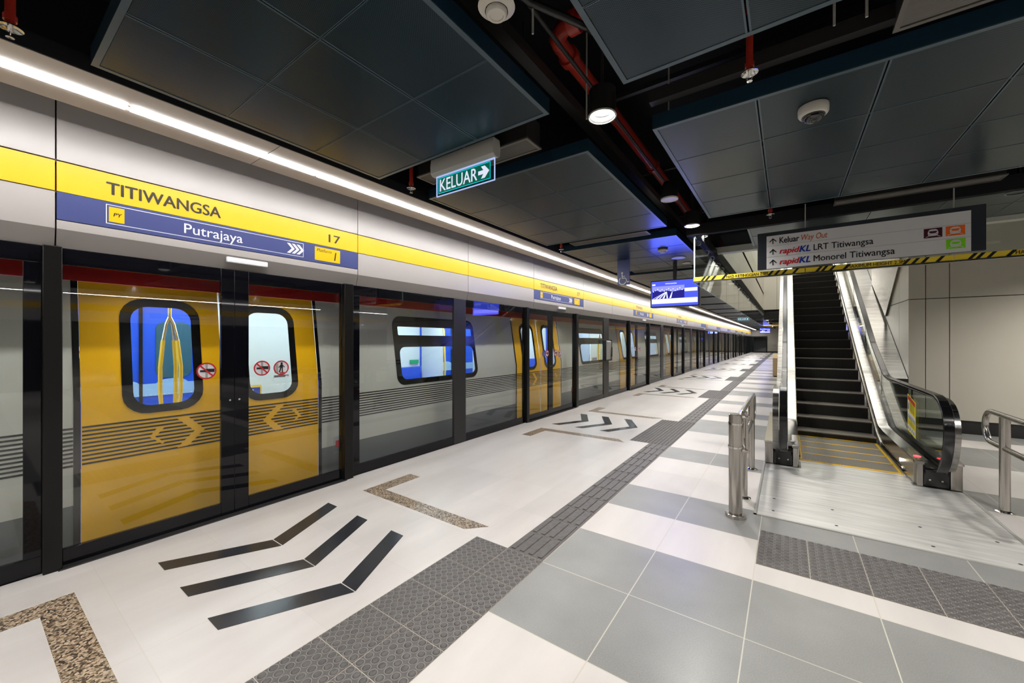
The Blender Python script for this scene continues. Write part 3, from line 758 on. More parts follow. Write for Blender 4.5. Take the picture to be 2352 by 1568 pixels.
# ------------------------------------------------------------------ ceiling rafts
ZR = 3.0
def raft(x0, x1, y0, y1, nx, ny, label):
    t = thing('ceiling_raft', ((x0+x1)/2, (y0+y1)/2, ZR), label, 'ceiling panel', 'hanging blue ceiling rafts')
    mb = MB()
    for a, b, c, d in ((x0, x0+.012, y0, y1), (x1-.012, x1, y0, y1), (x0+.012, x1-.012, y0, y0+.012), (x0+.012, x1-.012, y1-.012, y1)): mb.box(a, b, c, d, ZR+.006, ZR+.10)
    mb.build('side_frame', M['raftside'], t)
    mb = MB(); e = .028
    for a, b, c, d in ((x0, x0+e, y0, y1), (x1-e, x1, y0, y1), (x0+e, x1-e, y0, y0+e), (x0+e, x1-e, y1-e, y1)): mb.box(a, b, c, d, ZR, ZR+.006)
    sx, sy = (x1-x0-2*e)/nx, (y1-y0-2*e)/ny
    for i in range(1, nx): mb.box(x0+e+sx*i-.013, x0+e+sx*i-.004, y0+e, y1-e, ZR+.001, ZR+.004).box(x0+e+sx*i+.004, x0+e+sx*i+.013, y0+e, y1-e, ZR+.001, ZR+.004)
    for j in range(1, ny): mb.box(x0+e, x1-e, y0+e+sy*j-.006, y0+e+sy*j-.002, ZR+.001, ZR+.004).box(x0+e, x1-e, y0+e+sy*j+.002, y0+e+sy*j+.006, ZR+.001, ZR+.004)
    mb.build('rim', M['raftrim'], t, smooth=False)
    mb = MB()
    for i in range(nx):
        for j in range(ny): mb.box(x0+e+sx*i+(.005 if i else .003), x0+e+sx*(i+1)-(.005 if i < nx-1 else .003), y0+e+sy*j+.0025, y0+e+sy*(j+1)-.0025, ZR+.003, ZR+.02)
    mb.build('tile_field', M['raft'], t, smooth=False)
    return t
mb = MB()
rl = [(-3.045, -1.262, .403, 2.212, 3, 3, 'large dark blue ceiling raft nearest on the left, ending at the green exit sign'),
      (-3.045, -1.262, 2.81, 5.25, 3, 4, 'dark blue ceiling raft just behind the green exit sign'),
      (-3.045, -1.262, 5.76, 8.2, 3, 4, 'ceiling raft lit blue above the hanging screen, with smoke detector and speakers')]
y = 8.72; n = 4
while y < 56:
    rl.append((-3.045, -1.262, y, y+2.44, 3, 4, f'{ORD[n-1]} ceiling raft along the screen doors, counting from the nearest')); y += 2.98; n += 1
rl += [(-.768, 2.24, .403, 2.204, 5, 3, 'dark blue ceiling raft at the top edge, right of the pipes'),
       (-.768, 2.24, 2.79, 5.20, 5, 4, 'dark blue ceiling raft carrying the white dome camera'),
       (-.43, 2.6, 5.85, 7.1, 5, 2, 'ceiling raft glimpsed behind the hanging direction sign'),
       (2.75, 5.7, 2.79, 5.20, 5, 4, 'dark blue ceiling raft beyond the right photo edge'), (-3.045, -1.262, -2.6, -.2, 3, 4, 'ceiling raft overhead beside the nearest door, behind the camera'),
       (-.768, 2.24, -2.6, -.2, 5, 4, 'ceiling raft overhead behind the camera on the aisle side')]
for r in rl: raft(*r)

# grilles in the gaps between the rafts
def grille(x0, x1, y0, y1, label):
    t = thing('air_grille', ((x0+x1)/2, (y0+y1)/2, ZR+.03), label, 'air grille', 'linear air grilles in the ceiling gaps')
    z = ZR+.02; mb = MB(); e = .022
    for a, b, c, d in ((x0, x0+e, y0, y1), (x1-e, x1, y0, y1), (x0+e, x1-e, y0, y0+e), (x0+e, x1-e, y1-e, y1)): mb.box(a, b, c, d, z, z+.012)
    mb.build('frame', M['grille'], t)
    mb = MB(); n = int((y1-y0-2*e)/.016)
    for i in range(n): q = y0+e+.016*(i+.5); mb.add([(x0+e, q-.006, z+.012), (x0+e, q+.003, z+.002), (x0+e, q+.006, z+.002), (x0+e, q-.003, z+.012), (x1-e, q-.006, z+.012), (x1-e, q+.003, z+.002), (x1-e, q+.006, z+.002), (x1-e, q-.003, z+.012)], [(0, 1, 5, 4), (1, 2, 6, 5), (2, 3, 7, 6), (3, 0, 4, 7)])
    mb.build('louvre', M['grille'], t, smooth=False)
    MB().box(x0+.01, x1-.01, y0+.01, y1-.01, z+.014, z+.2).build('duct_box', M['tray'], t)
    for u in (x0+.1, x1-.1): MB().tube([(u, (y0+y1)/2, z+.2), (u, (y0+y1)/2, 4.0)], .006, 6).build('hanger_rod', M['tray'], t)
grille(-2.77, -1.565, 2.41, 2.62, 'air grille partly hidden behind the green exit sign')
grille(-2.73, -1.56, 5.39, 5.60, 'long air grille between the second and third rafts by the wall lamps')
grille(-2.73, -1.56, 8.36, 8.57, 'long air grille in the gap right above the hanging screen')
for i in range(4): grille(-2.73, -1.56, 11.3+2.98*i, 11.5+2.98*i, f'{ORD[i]} air grille past the hanging screen')
grille(.42, 1.63, 2.39, 2.62, 'air grille at the top right corner of the photo')
grille(.42, 1.63, 5.43, 5.60, 'long air grille above the hanging direction sign')
# downlights and speakers in the gap columns
def downlight(x, y, label, lit=True, z=ZR-.005, power=1.0, col=(1, .965, .92)):
    t = thing('downlight', (x, y, z), label, 'downlight', 'round downlights')
    MB().lathe([(.062, .055), (.072, .012), (.083, .0), (.088, .001), (.088, .02), (.086, .17), (0, .17)], (x, y, z), 28, False).build('can', M['plastic'], t)
    MB().tube([(x, y, z+.17), (x, y, 4.0)], .012, 8).build('stem', M['tray'], t)
    MB().lathe([(.0835, -.002), (.092, -.002), (.092, .006), (.0835, .006), (.0835, -.002)], (x, y, z), 32, False).build('trim_ring', M['fixture'], t)
    MB().lathe([(0, .040), (.066, .040)], (x, y, z), 28).build('lens', M['down'] if lit else M['offwhite'], t)
    if lit: lamp('downlight_lamp', 'AREA', (x, y, z+.036), power*(2.3 if x > 2 else 1), .12, col=col, spread=math.radians(150))
PW = 52
dl = [(-.99, 2.43, 'bright downlight in the ceiling gap beside the red pipe'), (-.99, 5.387, 'lit downlight hanging just before the glass curtain corner'), (-.99, 6.02, 'small lit downlight right at the glass curtain corner')]
for p in dl: downlight(*p, power=PW)
downlight(1.88, 6.05, 'lit downlight at the right photo edge above the direction sign', power=PW)
for i, y in enumerate((8.4, 11.4, 14.4, 17.4, 20.4, 23.4, 26.4, 29.4, 33, 37, 42, 48, 55)): downlight(-1.15, y, f'{ORD[i]} downlight along the glass curtain beyond its near corner', power=PW*(1.2 if y < 30 else 2))
for i, (x, y) in enumerate(((-.99, -.55), (2.5, 2.43), (2.5, -.55), (-.99, -3.4), (3.9, 7.9), (-2.2, -2.9), (5.6, 3.5), (7.5, 1), (7.5, 5))): downlight(x, y, f'{ORD[i]} of the downlights outside the photo frame', power=PW*1.1)
def disc_speaker(x, y, label, z=ZR, r=.105, can=False):
    t = thing('ceiling_speaker', (x, y, z), label, 'speaker', 'round ceiling speakers')
    MB().lathe([(0, -.008), (r*.86, -.008), (r*.9, -.012), (r, -.010), (r, .002), (0, .002)], (x, y, z), 28).build('grille_disc', M['offwhite'], t)
    if can: MB().lathe([(r*.98, .003), (r*.98, .11), (r*.7, .17), (0, .17)], (x, y, z), 24).build('can', M['plastic'], t)
disc_speaker(-.99, 4.22, 'unlit round white disc fixture with black can in the ceiling gap', ZR-.01, .085, True)
disc_speaker(-1.565, 7.33, 'larger flat round speaker on the blue-lit raft', ZR, .115)
disc_speaker(-1.545, 7.9, 'smaller flat round speaker on the blue-lit raft, nearer the hanging screen', ZR, .08)
def smoke(x, y, z, label):
    t = thing('smoke_detector', (x, y, z), label, 'smoke detector', 'ceiling smoke detectors')
    MB().lathe([(.055, .0), (.075, -.006), (.08, -.022), (.066, -.034), (.050, -.040), (.050, -.0415)], (x, y, z), 28, False).build('base', M['offwhite'], t)
    MB().lathe([(.046, -.040), (.046, -.052), (.040, -.060), (.030, -.060), (.029, -.055), (.0, -.055)], (x, y, z), 28).build('sensor_head', M['offwhite'], t)
smoke(-1.02, 1.33, ZR-.02, 'round cream smoke detector at the top edge of the photo')
MB().tube([(-1.02, 1.33, ZR-.02), (-1.02, 1.33, 4.0)], .01, 8).build('conduit', M['tray'], [o for o in C.objects if o.name.startswith('smoke_detector')][0])
smoke(-1.63, 6.52, ZR, 'cream smoke detector on the blue-lit raft before the hanging screen')
# dome camera
t = thing('dome_camera', (.136, 3.10, ZR), 'white dome security camera under the right-hand ceiling raft', 'camera')
o_ = (.136, 3.10, ZR)
MB().lathe([(.078, 0), (.080, -.010), (.079, -.045), (.072, -.056), (.060, -.060), (.060, -.054)], o_, 32, False).build('housing', M['offwhite'], t)
MB().lathe([(.060, -.056), (.061, -.064), (.054, -.066)], o_, 32, False).build('black_collar', M['plastic'], t)
MB().lathe([(.054, -.060)]+[(.054*math.cos(a), -.062-.042*math.sin(a)) for a in [i*PI/16 for i in range(1, 8)]]+[(0, -.104)], o_, 28).build('dome', M['lens'], t)
# sprinklers
def sprinkler(x, y, zb, label):
    t = thing('sprinkler', (x, y, zb), label, 'sprinkler', 'red sprinkler drops')
    MB().tube([(x, y, zb+.055), (x, y, zb+.10), (x, y, 4.0)], .017, 12).build('drop_pipe', M['pipe'], t)
    MB().cyl((x, y, 0), .022, zb+.075, zb+.10, 14).build('coupling', M['pipe'], t)
    MB().lathe([(.012, .064), (.022, .060), (.040, .046), (.041, .043), (.020, .052), (.010, .052)], (x, y, zb), 20).build('escutcheon', M['chrome'], t)
    mb = MB(); mb.cyl((x, y, 0), .009, zb+.030, zb+.055, 10).tube([(x-.010, y, zb+.03), (x-.013, y, zb+.015), (x-.004, y, zb+.003)], .0025, 6).tube([(x+.010, y, zb+.03), (x+.013, y, zb+.015), (x+.004, y, zb+.003)], .0025, 6).lathe([(0, .001), (.014, .0), (.014, .003), (0, .003)], (x, y, zb), 12)
    mb.build('head', M['chrome'], t)
for x, y, z, l in ((-.163, 2.44, 2.915, 'red sprinkler drop hanging between the two right-hand rafts'), (-.153, 5.26, 2.905, 'red sprinkler drop above the left end of the direction sign'), (-2.867, 2.43, 2.905, 'red sprinkler drop left of the green exit sign'),
                   (-2.87, 5.40, 2.905, 'red sprinkler drop by the wall lamps before the hanging screen'), (-2.86, .13, 2.89, 'red sprinkler drop at the top left corner'), (-2.87, 8.4, 2.905, 'red sprinkler drop past the hanging screen, by the wall lamps')): sprinkler(x, y, z, l)
# services in the ceiling void
t = thing('sprinkler_main', (-1.27, 12, 3.55), 'thick red pipe running along the ceiling gap with an elbow', 'pipe')
mb = MB().tube([(-1.27, 2.36, 3.55), (-1.27, 30, 3.55)], .055, 16); mb.build('pipe_run', M['pipe'], t)
mb = MB().tube([(-1.27, 2.40, 3.55), (-1.26, 2.31, 3.55), (-1.18, 2.25, 3.55), (1.6, 2.25, 3.55)], .055, 16); mb.build('branch_pipe', M['pipe'], t)
for y in (2.48, 4.6, 9, 14): MB().tube([(-1.27, y, 3.55), (-1.27, y+.06, 3.55)], .072, 16).build('coupling', M['pipe'], t)
MB().tube([(-1.14, 2.25, 3.55), (-1.07, 2.25, 3.55)], .072, 16).build('coupling', M['pipe'], t)
t = thing('steel_strut', (-1.42, 8, 3.39), 'slotted dark steel strut running along the ceiling gap', 'strut', 'dark steel struts above the ceiling')
MB().ext([(-1.46, 3.38), (-1.38, 3.38), (-1.38, 3.46), (-1.39, 3.46), (-1.39, 3.39), (-1.45, 3.39), (-1.45, 3.46), (-1.46, 3.46)], 'y', .8, 26).build('channel', M['tray'], t)
for i, y in enumerate((1.6, 3.3, 5.0, 7.0)):
    o = MB().box(-1.7, .6, y-.02, y+.02, 3.62, 3.66).build('cross_strut', M['tray']); tag(o, f'{ORD[i]} dark cross strut over the ceiling gap', 'strut', 'dark steel struts above the ceiling')
o = MB().box(-.76, 3, 2.68, 2.74, 3.13, 3.21).build('steel_channel', M['tray']); tag(o, 'dark slotted channel crossing behind the red sprinkler between the right-hand rafts', 'strut', 'dark steel struts above the ceiling')
o = MB().tube([(-1.19, .9, 3.42), (-1.19, 30, 3.42)], .014, 10).build('conduit', M['tray']); tag(o, 'thin dark conduit beside the thick red pipe', 'conduit')
o = MB().tube([(-1.2, 1.3, 3.30), (-1.105, 1.72, 3.30), (-.991, 1.92, 3.30), (-.925, 2.05, 3.30), (-.85, 2.08, 3.24), (-.7, 2.08, 3.2)], .020, 10).build('flexible_hose', M['plastic']); tag(o, 'black flexible hose curving past the corner of the top ceiling raft', 'hose')
for i, (x, y) in enumerate(((-1.1, 1.75), (-.72, 3.05), (.32, 2.56), (.20, 2.60), (-1.2, 2.65), (.62, 2.30))):
    o = MB().tube([(x, y, 3.11 if i in (2, 5) else 3.15), (x, y, 4.0)], .006, 8).build('hanger_rod', M['fixture']); tag(o, ['thin hanger rod by the smoke detector', 'thin hanger rod near the bright downlight', 'thin hanger rod between the right-hand rafts', 'thin hanger rod left of another between the right-hand rafts', 'thin hanger rod behind the exit sign', 'thin hanger rod under the top right grille'][i], 'rod', 'ceiling hanger rods')

# ------------------------------------------------------------------ hanging signs and screens
def exit_sign(dx, dy, label, near):
    y = 2.5+dy
    k = .928
    MB.XF = lambda p: (p.x*k+(1-k)*dx, (p.y-dy)*k+dy, EYE+(p.z-EYE)*k)
    t = thing('exit_sign', (-2.27*k+dx, 2.32+dy, 2.736), label, 'exit sign', 'green exit signs')
    X = lambda u: u+dx
    MB().ext([(y-.045, 3.03), (y-.050, 3.09), (y-.042, 3.16), (y+.042, 3.16), (y+.050, 3.09), (y+.045, 3.03), (y+.02, 3.012), (y-.02, 3.012)], 'x', X(-2.635), X(-1.915)).build('housing', M['fixture'], t, bevel=.004)
    MB().box(X(-2.6), X(-1.935), y-.006, y+.006, 2.83, 3.012).build('acrylic_plate', M['acrylic'], t)
    mb = MB(); 
    for a, b, c, d in ((-2.6, -1.935, 2.829, 2.834), (-2.601, -2.597, 2.83, 3.012), (-1.938, -1.934, 2.83, 3.012), (-2.6, -1.935, 3.003, 3.012)): mb.box(X(a), X(b), y-.0065, y+.0065, c, d)
    mb.build('lit_edge', M['exitedge'], t)
    g = MB().box(X(-2.567), X(-1.972), y-.010, y-.007, 2.848, 2.988).build('green_face', M['exitgreen'], t)
    mb = MB()
    for a, b, c, d in ((-2.567, -1.972, 2.848, 2.853), (-2.567, -1.972, 2.983, 2.988), (-2.567, -2.562, 2.848, 2.988), (-1.977, -1.972, 2.848, 2.988)): mb.box(X(a), X(b), y-.0112, y-.0102, c, d)
    mb.build('cyan_border', M['exitline'], g)
    MB().text('KELUAR', '-y', (X(-2.548), y-.0115, 2.866), .435, .106, bold=.012).build('lettering', M['exitwhite'], g, smooth=False)
    MB().prism([(-.055, -.016), (.0, -.016), (-.025, -.050), (.015, -.050), (.062, 0), (.015, .050), (-.025, .050), (.0, .016), (-.055, .016)], '-y', (X(-2.046), y-.0112, 2.918), .001).build('arrow', M['exitwhite'], g)
    MB().tube([(X(-2.27), y, 3.16), (X(-2.27), y, 4.19)], .009, 8).build('hanger', M['fixture'], t)
    MB.XF = None
exit_sign(0, 0, 'lit green KELUAR exit sign hanging nearest, between the left rafts', True)
exit_sign(0, 24.4, 'tiny distant green KELUAR exit sign far along the platform', False)
def screen(x0, x1, y, z0, z1, label, group='hanging information screens'):
    t = thing('information_screen', ((x0+x1)/2, y, z0), label, 'screen', group)
    W, H_ = x1-x0, z1-z0
    MB().box(x0-.02, x1+.02, y, y+.17, z0-.022, z1+.02).build('housing', M['plastic'], t, bevel=.004)
    d = MB().box(x0, x1, y-.004, y-.001, z0, z1).build('display', M['scrblue'], t)
    U = lambda u: x0+W*u
    V = lambda v: z0+H_*v
    yy = y-.0055
    q = lambda mb, u0, u1, v0, v1: mb.prism([(U(u0), V(v0)), (U(u1), V(v0)), (U(u1), V(v1)), (U(u0), V(v1))], '-y', (0, yy, 0), .0008)
    q(MB(), .01, .99, .10, .29).build('white_banner', M['scrwhite'], d)
    q(MB(), .02, .72, .30, .80).build('picture_sky', M['scrmid'], d)
    yy -= .001; mb = MB()
    for pts in ([(.02, .30), (.02, .60), (.10, .66), (.2, .58), (.34, .62), (.47, .56), (.72, .62), (.72, .30)],): mb.prism([(U(a), V(b)) for a, b in pts], '-y', (0, yy, 0), .0008)
    mb.build('picture_hills', M['scrdark'], d)
    yy -= .001; mb = MB()
    for a, b in ((.03, .05), (.09, .13), (.17, .20), (.25, .29), (.34, .37)): mb.prism([(U(a), V(.305)), (U(b), V(.305)), (U(.335+.03*b), V(.57)), (U(.325+.03*a), V(.57))], '-y', (0, yy, 0), .0008)
    mb.prism([(U(.40), V(.31)), (U(.44), V(.31)), (U(.47), V(.55)), (U(.455), V(.55))], '-y', (0, yy, 0), .0008)
    for i in range(14): a, b = .04+.048*i, .40+.11*((i*7) % 5)/5; q(mb, a, a+.018, b+.18, b+.22)
    mb.build('picture_highlights', M['scrwhite'], d)
    mb = MB(); q(mb, .725, .985, .54, .67); q(mb, .02, .09, .84, .90); mb.build('white_box', M['scrwhite'], d)
    MB().text('TITIWANGSA', '-y', (U(.31), yy-.001, V(.86)), W*.25, H_*.05, bold=.02).build('station_title', M['scrwhite'], d, smooth=False)
    MB().box((x0+x1)/2-.03, (x0+x1)/2+.03, y+.05, y+.11, z1+.02, ZR+.3).build('bracket', M['plastic'], t)
    lamp('screen_glow', 'AREA', ((x0+x1)/2, y-.03, (z0+z1)/2), 15, W, (-PI/2, 0, 0), (.06, .10, 1), H_)
screen(-2.15, -1.32, 7.75, 2.19, 2.665, 'lit blue information screen hanging beside the glass curtain corner')
screen(-2.15, -1.32, 45, 2.30, 2.775, 'tiny lit blue information screen at the far end of the platform')
t = thing('wheelchair_sign', (-2.44, 7.0, 2.545), 'dark blue hanging sign with white wheelchair symbol', 'sign')
MB().box(-2.555, -2.327, 6.99, 7.01, 2.545, 3.0).build('panel', M['navy'], t, bevel=.002)
wheelchair(MB(), '-y', (-2.445, 6.986, 2.665), .24).build('wheelchair_symbol', M['white'], t)
# direction sign
t = thing('direction_sign', (.62, 5.58, 2.384), 'wide white hanging direction sign with dark ends in front of the escalator', 'sign')
MB().box(-.291, 1.539, 5.585, 5.63, 2.384, 2.822).build('back_panel', mat('sign_back_grey', (.035, .040, .050, 1), .35, .3), t, bevel=.003)
f = MB().box(-.199, 1.441, 5.578, 5.584, 2.386, 2.776).build('face', mat('sign_face_white', (.92, .91, .91, 1), .3, 0, .5), t)
yy = 5.5765
mb = MB()
for z in (2.655, 2.525, 2.4): mb.box(-.199, 1.441, yy, yy+.001, z-.001, z+.001) if z > 2.45 else None
mb.build('row_line', M['fixture'], f)
for i, z in enumerate((2.677, 2.550, 2.424)):
    mb = MB(); x = -.135
    mb.box(x-.005, x+.005, yy, yy+.001, z, z+.066).prism([(-.037, .030), (-.030, .023), (0, .053), (.030, .023), (.037, .030), (0, .069)], '-y', (x, yy, z), .001)
    mb.build('arrow', M['inkb'], f)
    T_ = lambda nm, s, x0, w_, h, m, zz, **k2: MB().text(s, '-y', (x0, yy-.0005, zz), w_, h, **k2).build(nm, M[m], f, smooth=False)
    if i == 0:
        T_('lettering', 'Keluar', -.070, .185, .068, 'inkb', z, bold=.024); T_('lettering', 'Way Out', .135, .235, .086, 'wayout', z-.018, shear=.2, bold=.008)
    else:
        T_('brand_lettering', 'rapid', -.070, .19, .083, 'red', z-.017, bold=.03, shear=.28); T_('brand_lettering', 'KL', .118, .10, .068, 'blue', z, bold=.035, shear=.25)
        T_('lettering', 'LRT Titiwangsa' if i == 1 else 'Monorel Titiwangsa', .248, .50 if i == 1 else .665, .088, 'inkb', z-.019, bold=.010)
def badge(x, z, m):
    b = MB().box(x-.064, x+.064, yy, yy+.001, z-.047, z+.047).build('train_badge', M[m], f)
    MB().prism([(-.034, -.022), (-.037, .005), (-.030, .028), (-.018, .036), (.018, .036), (.030, .028), (.037, .005), (.034, -.022), (.024, -.030), (-.024, -.030)], '-y', (x, yy-.001, z), .0005).prism([(-.055, -.040), (-.048, -.040), (-.026, -.031), (-.034, -.028)], '-y', (x, yy-.001, z), .0005).prism([(.055, -.040), (.048, -.040), (.026, -.031), (.034, -.028)], '-y', (x, yy-.001, z), .0005).build('train_symbol', M['white'], b)
    MB().prism([(-.028, .018), (.028, .018), (.026, .006), (.016, -.004), (-.016, -.004), (-.026, .006)], '-y', (x, yy-.002, z), .0005).prism([(-.028, -.013), (-.020, -.016), (-.018, -.012), (-.027, -.009)], '-y', (x, yy-.002, z), .0005).prism([(.028, -.013), (.020, -.016), (.018, -.012), (.027, -.009)], '-y', (x, yy-.002, z), .0005).build('windscreen', M[m], b)
badge(1.187, 2.598, 'maroon'); badge(1.338, 2.598, 'orange'); badge(1.34, 2.47, 'green')
for x in (.173, 1.336): MB().tube([(x, 5.61, 2.822), (x, 5.61, 3.1)], .006, 8).build('hanger_rod', M['fixture'], t)
# glass curtain with the height-limit strip
t = thing('glass_height_barrier', (.7, 5.66, 2.3), 'hanging glass height barrier with yellow and black MAXIMUM HEIGHT 2.3M strip', 'height barrier')
PX = [-1.018, .174, 1.34, 2.51, 3.68]
for i in range(4):
    a, b = PX[i]+.004, PX[i+1]-.004
    MB().box(a, b, 5.655, 5.667, 2.3, 2.925).build('glass_pane', M['cglass'], t)
    s_ = MB().box(a, b, 5.628, 5.654, 2.316, 2.369).build('yellow_strip', M['hazard'], t)
    h = .053
    for q in [[(a+u, 0), (a+u+.028, 0), (a+u+.070, h), (a+u+.042, h)] for u in (.085, .135, .205, .325)]+[[(b-u-.062, 0), (b-u-.034, 0), (b-u+.008, h), (b-u-.020, h)] for u in (.30, .235, .165, .06)]:
        MB().prism(q, '-y', (0, 5.6265, 2.316), .0008).build('black_stripe', M['inkb'], s_)
    if i % 2: MB().text('MAXIMUM HEIGHT 2.3M', '-y', (a+.365, 5.626, 2.325), .455, .035, bold=.012).build('lettering', M['ink'], s_, smooth=False)
    else: MB().text('HAD KETINGGIAN 2.3M', '-y', (a+.385, 5.626, 2.325), .44, .035, bold=.012).build('lettering', M['ink'], s_, smooth=False)
MB().box(PX[0], PX[4], 5.622, 5.672, 2.300, 2.314).build('edge_channel', M['steel'], t)
t = thing('glass_curtain', (-1.0, 14, 2.3), 'row of hanging glass panes along the left edge of the escalator opening', 'glass curtain')
for i in range(15):
    a = 5.68+1.22*i; MB().box(-1.018, -1.006, a+.004, a+1.216, 2.3, 2.925).build('glass_pane', M['cglass'], t)
MB().box(-1.018, -1.006, 5.684, 24, 2.297, 2.2995).build('bottom_edge', M['glassedge'], t)
MB().box(-1.019, -1.005, 5.672, 5.682, 2.3, 2.92).build('corner_edge', M['glassedge'], t)
for i in range(15):
    y = 5.68+1.22*i+.61
    for s_ in (-.35, .35):
        MB().tube([(-1.012, y+s_, 2.93), (-.975, y+s_, 2.90), (-.985, y+s_, 2.86), (-1.004, y+s_, 2.855)], .007, 8).build('glass_clamp', M['fixture'], t)
o = MB().box(-1.06, -.96, 5.70, 24.2, 2.925, 3.06).build('support_beam', M['void'], bevel=.004); tag(o, 'black steel beam along the top of the glass curtain', 'beam', 'black beams of the glass curtain')
o = MB().box(-1.1, 4.6, 5.62, 5.70, 2.925, 3.07).build('support_beam', M['void'], bevel=.004); tag(o, 'black steel beam crossing above the direction sign', 'beam', 'black beams of the glass curtain')
t = thing('black_signboard', (-.65, 24.2, 2.6), 'black unlit signboard hanging far off behind the escalator', 'signboard')
MB().box(-1.0, .2, 24.2, 24.3, 2.62, 2.98).build('panel', M['plastic'], t, bevel=.004)
s_ = MB().box(-1.0, 1.6, 24.32, 24.35, 2.3, 2.36).build('yellow_strip', M['yellow'], t)

# ------------------------------------------------------------------ escalator
EC = .612
NZ = [.08, .244, .419, .604, .791, .972, 1.165, 1.363, 1.558, 1.765, 1.964, 2.171, 2.378, 2.591, 2.796, 3.024, 3.236]
NY = []
for k, z in enumerate(NZ):
    y = 7.83+.36*k; NY.append(y); NZ[k] = EYE+(z-EYE)*y/(7.83+.4*k)
while NZ[-1] < 5.4: NY.append(NY[-1]+.36); NZ.append(NZ[-1]+.2)
def nos(y):
    P = [(0, 0), (7.47, 0)]+list(zip(NY, NZ))
    for (a, za), (b, zb) in zip(P, P[1:]):
        if a <= y <= b: return za+(zb-za)*(y-a)/(b-a)
    return NZ[-1]
t = thing('escalator', (EC, 5.8, 0), 'stainless steel escalator with glass sides and black steps going up', 'escalator')
x0, x1 = EC-.475, EC+.475
# steps
ys = [6.24, 6.64, 7.03, 7.42, 7.83]
for i in range(4):
    s_ = MB().box(x0, x1, ys[i]+.002, ys[i+1]-.002, -.03, .006).build('step', M['tread'], t, smooth=False)
    MB().box(x0+.02, x1-.02, ys[i+1]-.042, ys[i+1]-.003, .0055, .0075).build('yellow_line', M['gold'], s_)
    MB().box(x0, x0+.03, ys[i]+.002, ys[i+1]-.002, .0055, .0075).box(x1-.03, x1, ys[i]+.002, ys[i+1]-.002, .0055, .0075).build('yellow_edge', M['gold'], s_)
for k in range(len(NY)):
    y, z = NY[k], NZ[k]; zb = NZ[k-1] if k else 0
    yb = y+.40
    mb = MB(); mb.mi = 0; mb.box(x0, x1, y+.004, yb, z-.014, z).box(x0, x1, y, y+.006, z-.006, z+.001)
    mb.mi = 1; mb.ext([(y+.004, z-.005), (y+.012, zb-.03), (y+.03, zb-.03), (y+.03, z-.005)], 'x', x0+.002, x1-.002)
    s_ = mb.build('step', [M['tread'], M['riser']], t, smooth=False)
    if k < 7: MB().box(x0, x0+.018, y, y+.03, z+.0005, z+.003).box(x1-.018, x1, y, y+.03, z+.0005, z+.003).build('yellow_edge', M['gold'], s_)
# comb and landing plates
MB().box(x0-.01, x1+.01, 6.10, 6.225, -.01, .006).build('comb_plate', M['plate'], t)
mb = MB()
for i in range(65): xx = x0+.95*(i+.5)/65; mb.ext([(xx-.0045, 6.215), (xx+.0045, 6.215), (xx+.002, 6.247), (xx-.002, 6.247)], 'z', .0, .0085)
mb.box(x0, x1, 6.165, 6.218, .004, .0088).build('yellow_comb', M['gold'], t)
def yzpath(pts): return [Vector((0, a, b)) for a, b in pts]
def smooth_path(pts, n=6):
    P = [pts[0]]+list(pts)+[pts[-1]]; out = []
    for i in range(1, len(P)-2):
        for j in range(n):
            s_ = j/n; a, b, c, d = P[i-1], P[i], P[i+1], P[i+2]
            out.append(tuple(.5*((2*b[q])+(-a[q]+c[q])*s_+(2*a[q]-5*b[q]+4*c[q]-d[q])*s_*s_+(-a[q]+3*b[q]-3*c[q]+d[q])*s_**3) for q in (0, 1)))
    return out+[tuple(pts[-1])]
HR = smooth_path([(5.72, .195), (5.62, .225), (5.51, .33), (5.43, .50), (5.402, .66), (5.44, .80), (5.54, .905), (5.70, .957), (5.92, .965), (6.6, .966), (7.4, .966), (8.0, .972), (8.3, 1.01), (8.72, 1.185), (9.30, 1.45), (9.474, 1.547)])
HR += [(10.41, 2.113), (11.26, 2.60), (12.16, 3.15), (13.5, 3.93), (15.5, 5.1)]
def band(path, xa, xb, th, off=0):
    """flat band following a path in the y-z plane, thickness th inwards"""
    mb = MB(); k = len(path); outr, inn = [], []
    for i, (a, b) in enumerate(path):
        p, q = path[max(0, i-1)], path[min(k-1, i+1)]; d = Vector((q[0]-p[0], q[1]-p[1])).normalized(); nrm = Vector((-d.y, d.x))
        # outward is to the left of travel (path runs base -> front -> top)
        outr.append((a+nrm.x*off, b+nrm.y*off)); inn.append((a+nrm.x*(off-th), b+nrm.y*(off-th)))
    vs = [(xa, *p) for p in outr]+[(xb, *p) for p in outr]+[(xb, *p) for p in inn]+[(xa, *p) for p in inn]; fs = []
    for i in range(k-1):
        for r in range(4): fs.append((r*k+i, ((r+1) % 4)*k+i, ((r+1) % 4)*k+i+1, r*k+i+1))
    fs += [(0, 3*k, 2*k, k), (k-1, 2*k-1, 3*k-1, 4*k-1)]
    return mb.add(vs, fs)
inner = lambda y: nos(y-.05)+.25 if y > 7.2 else .25
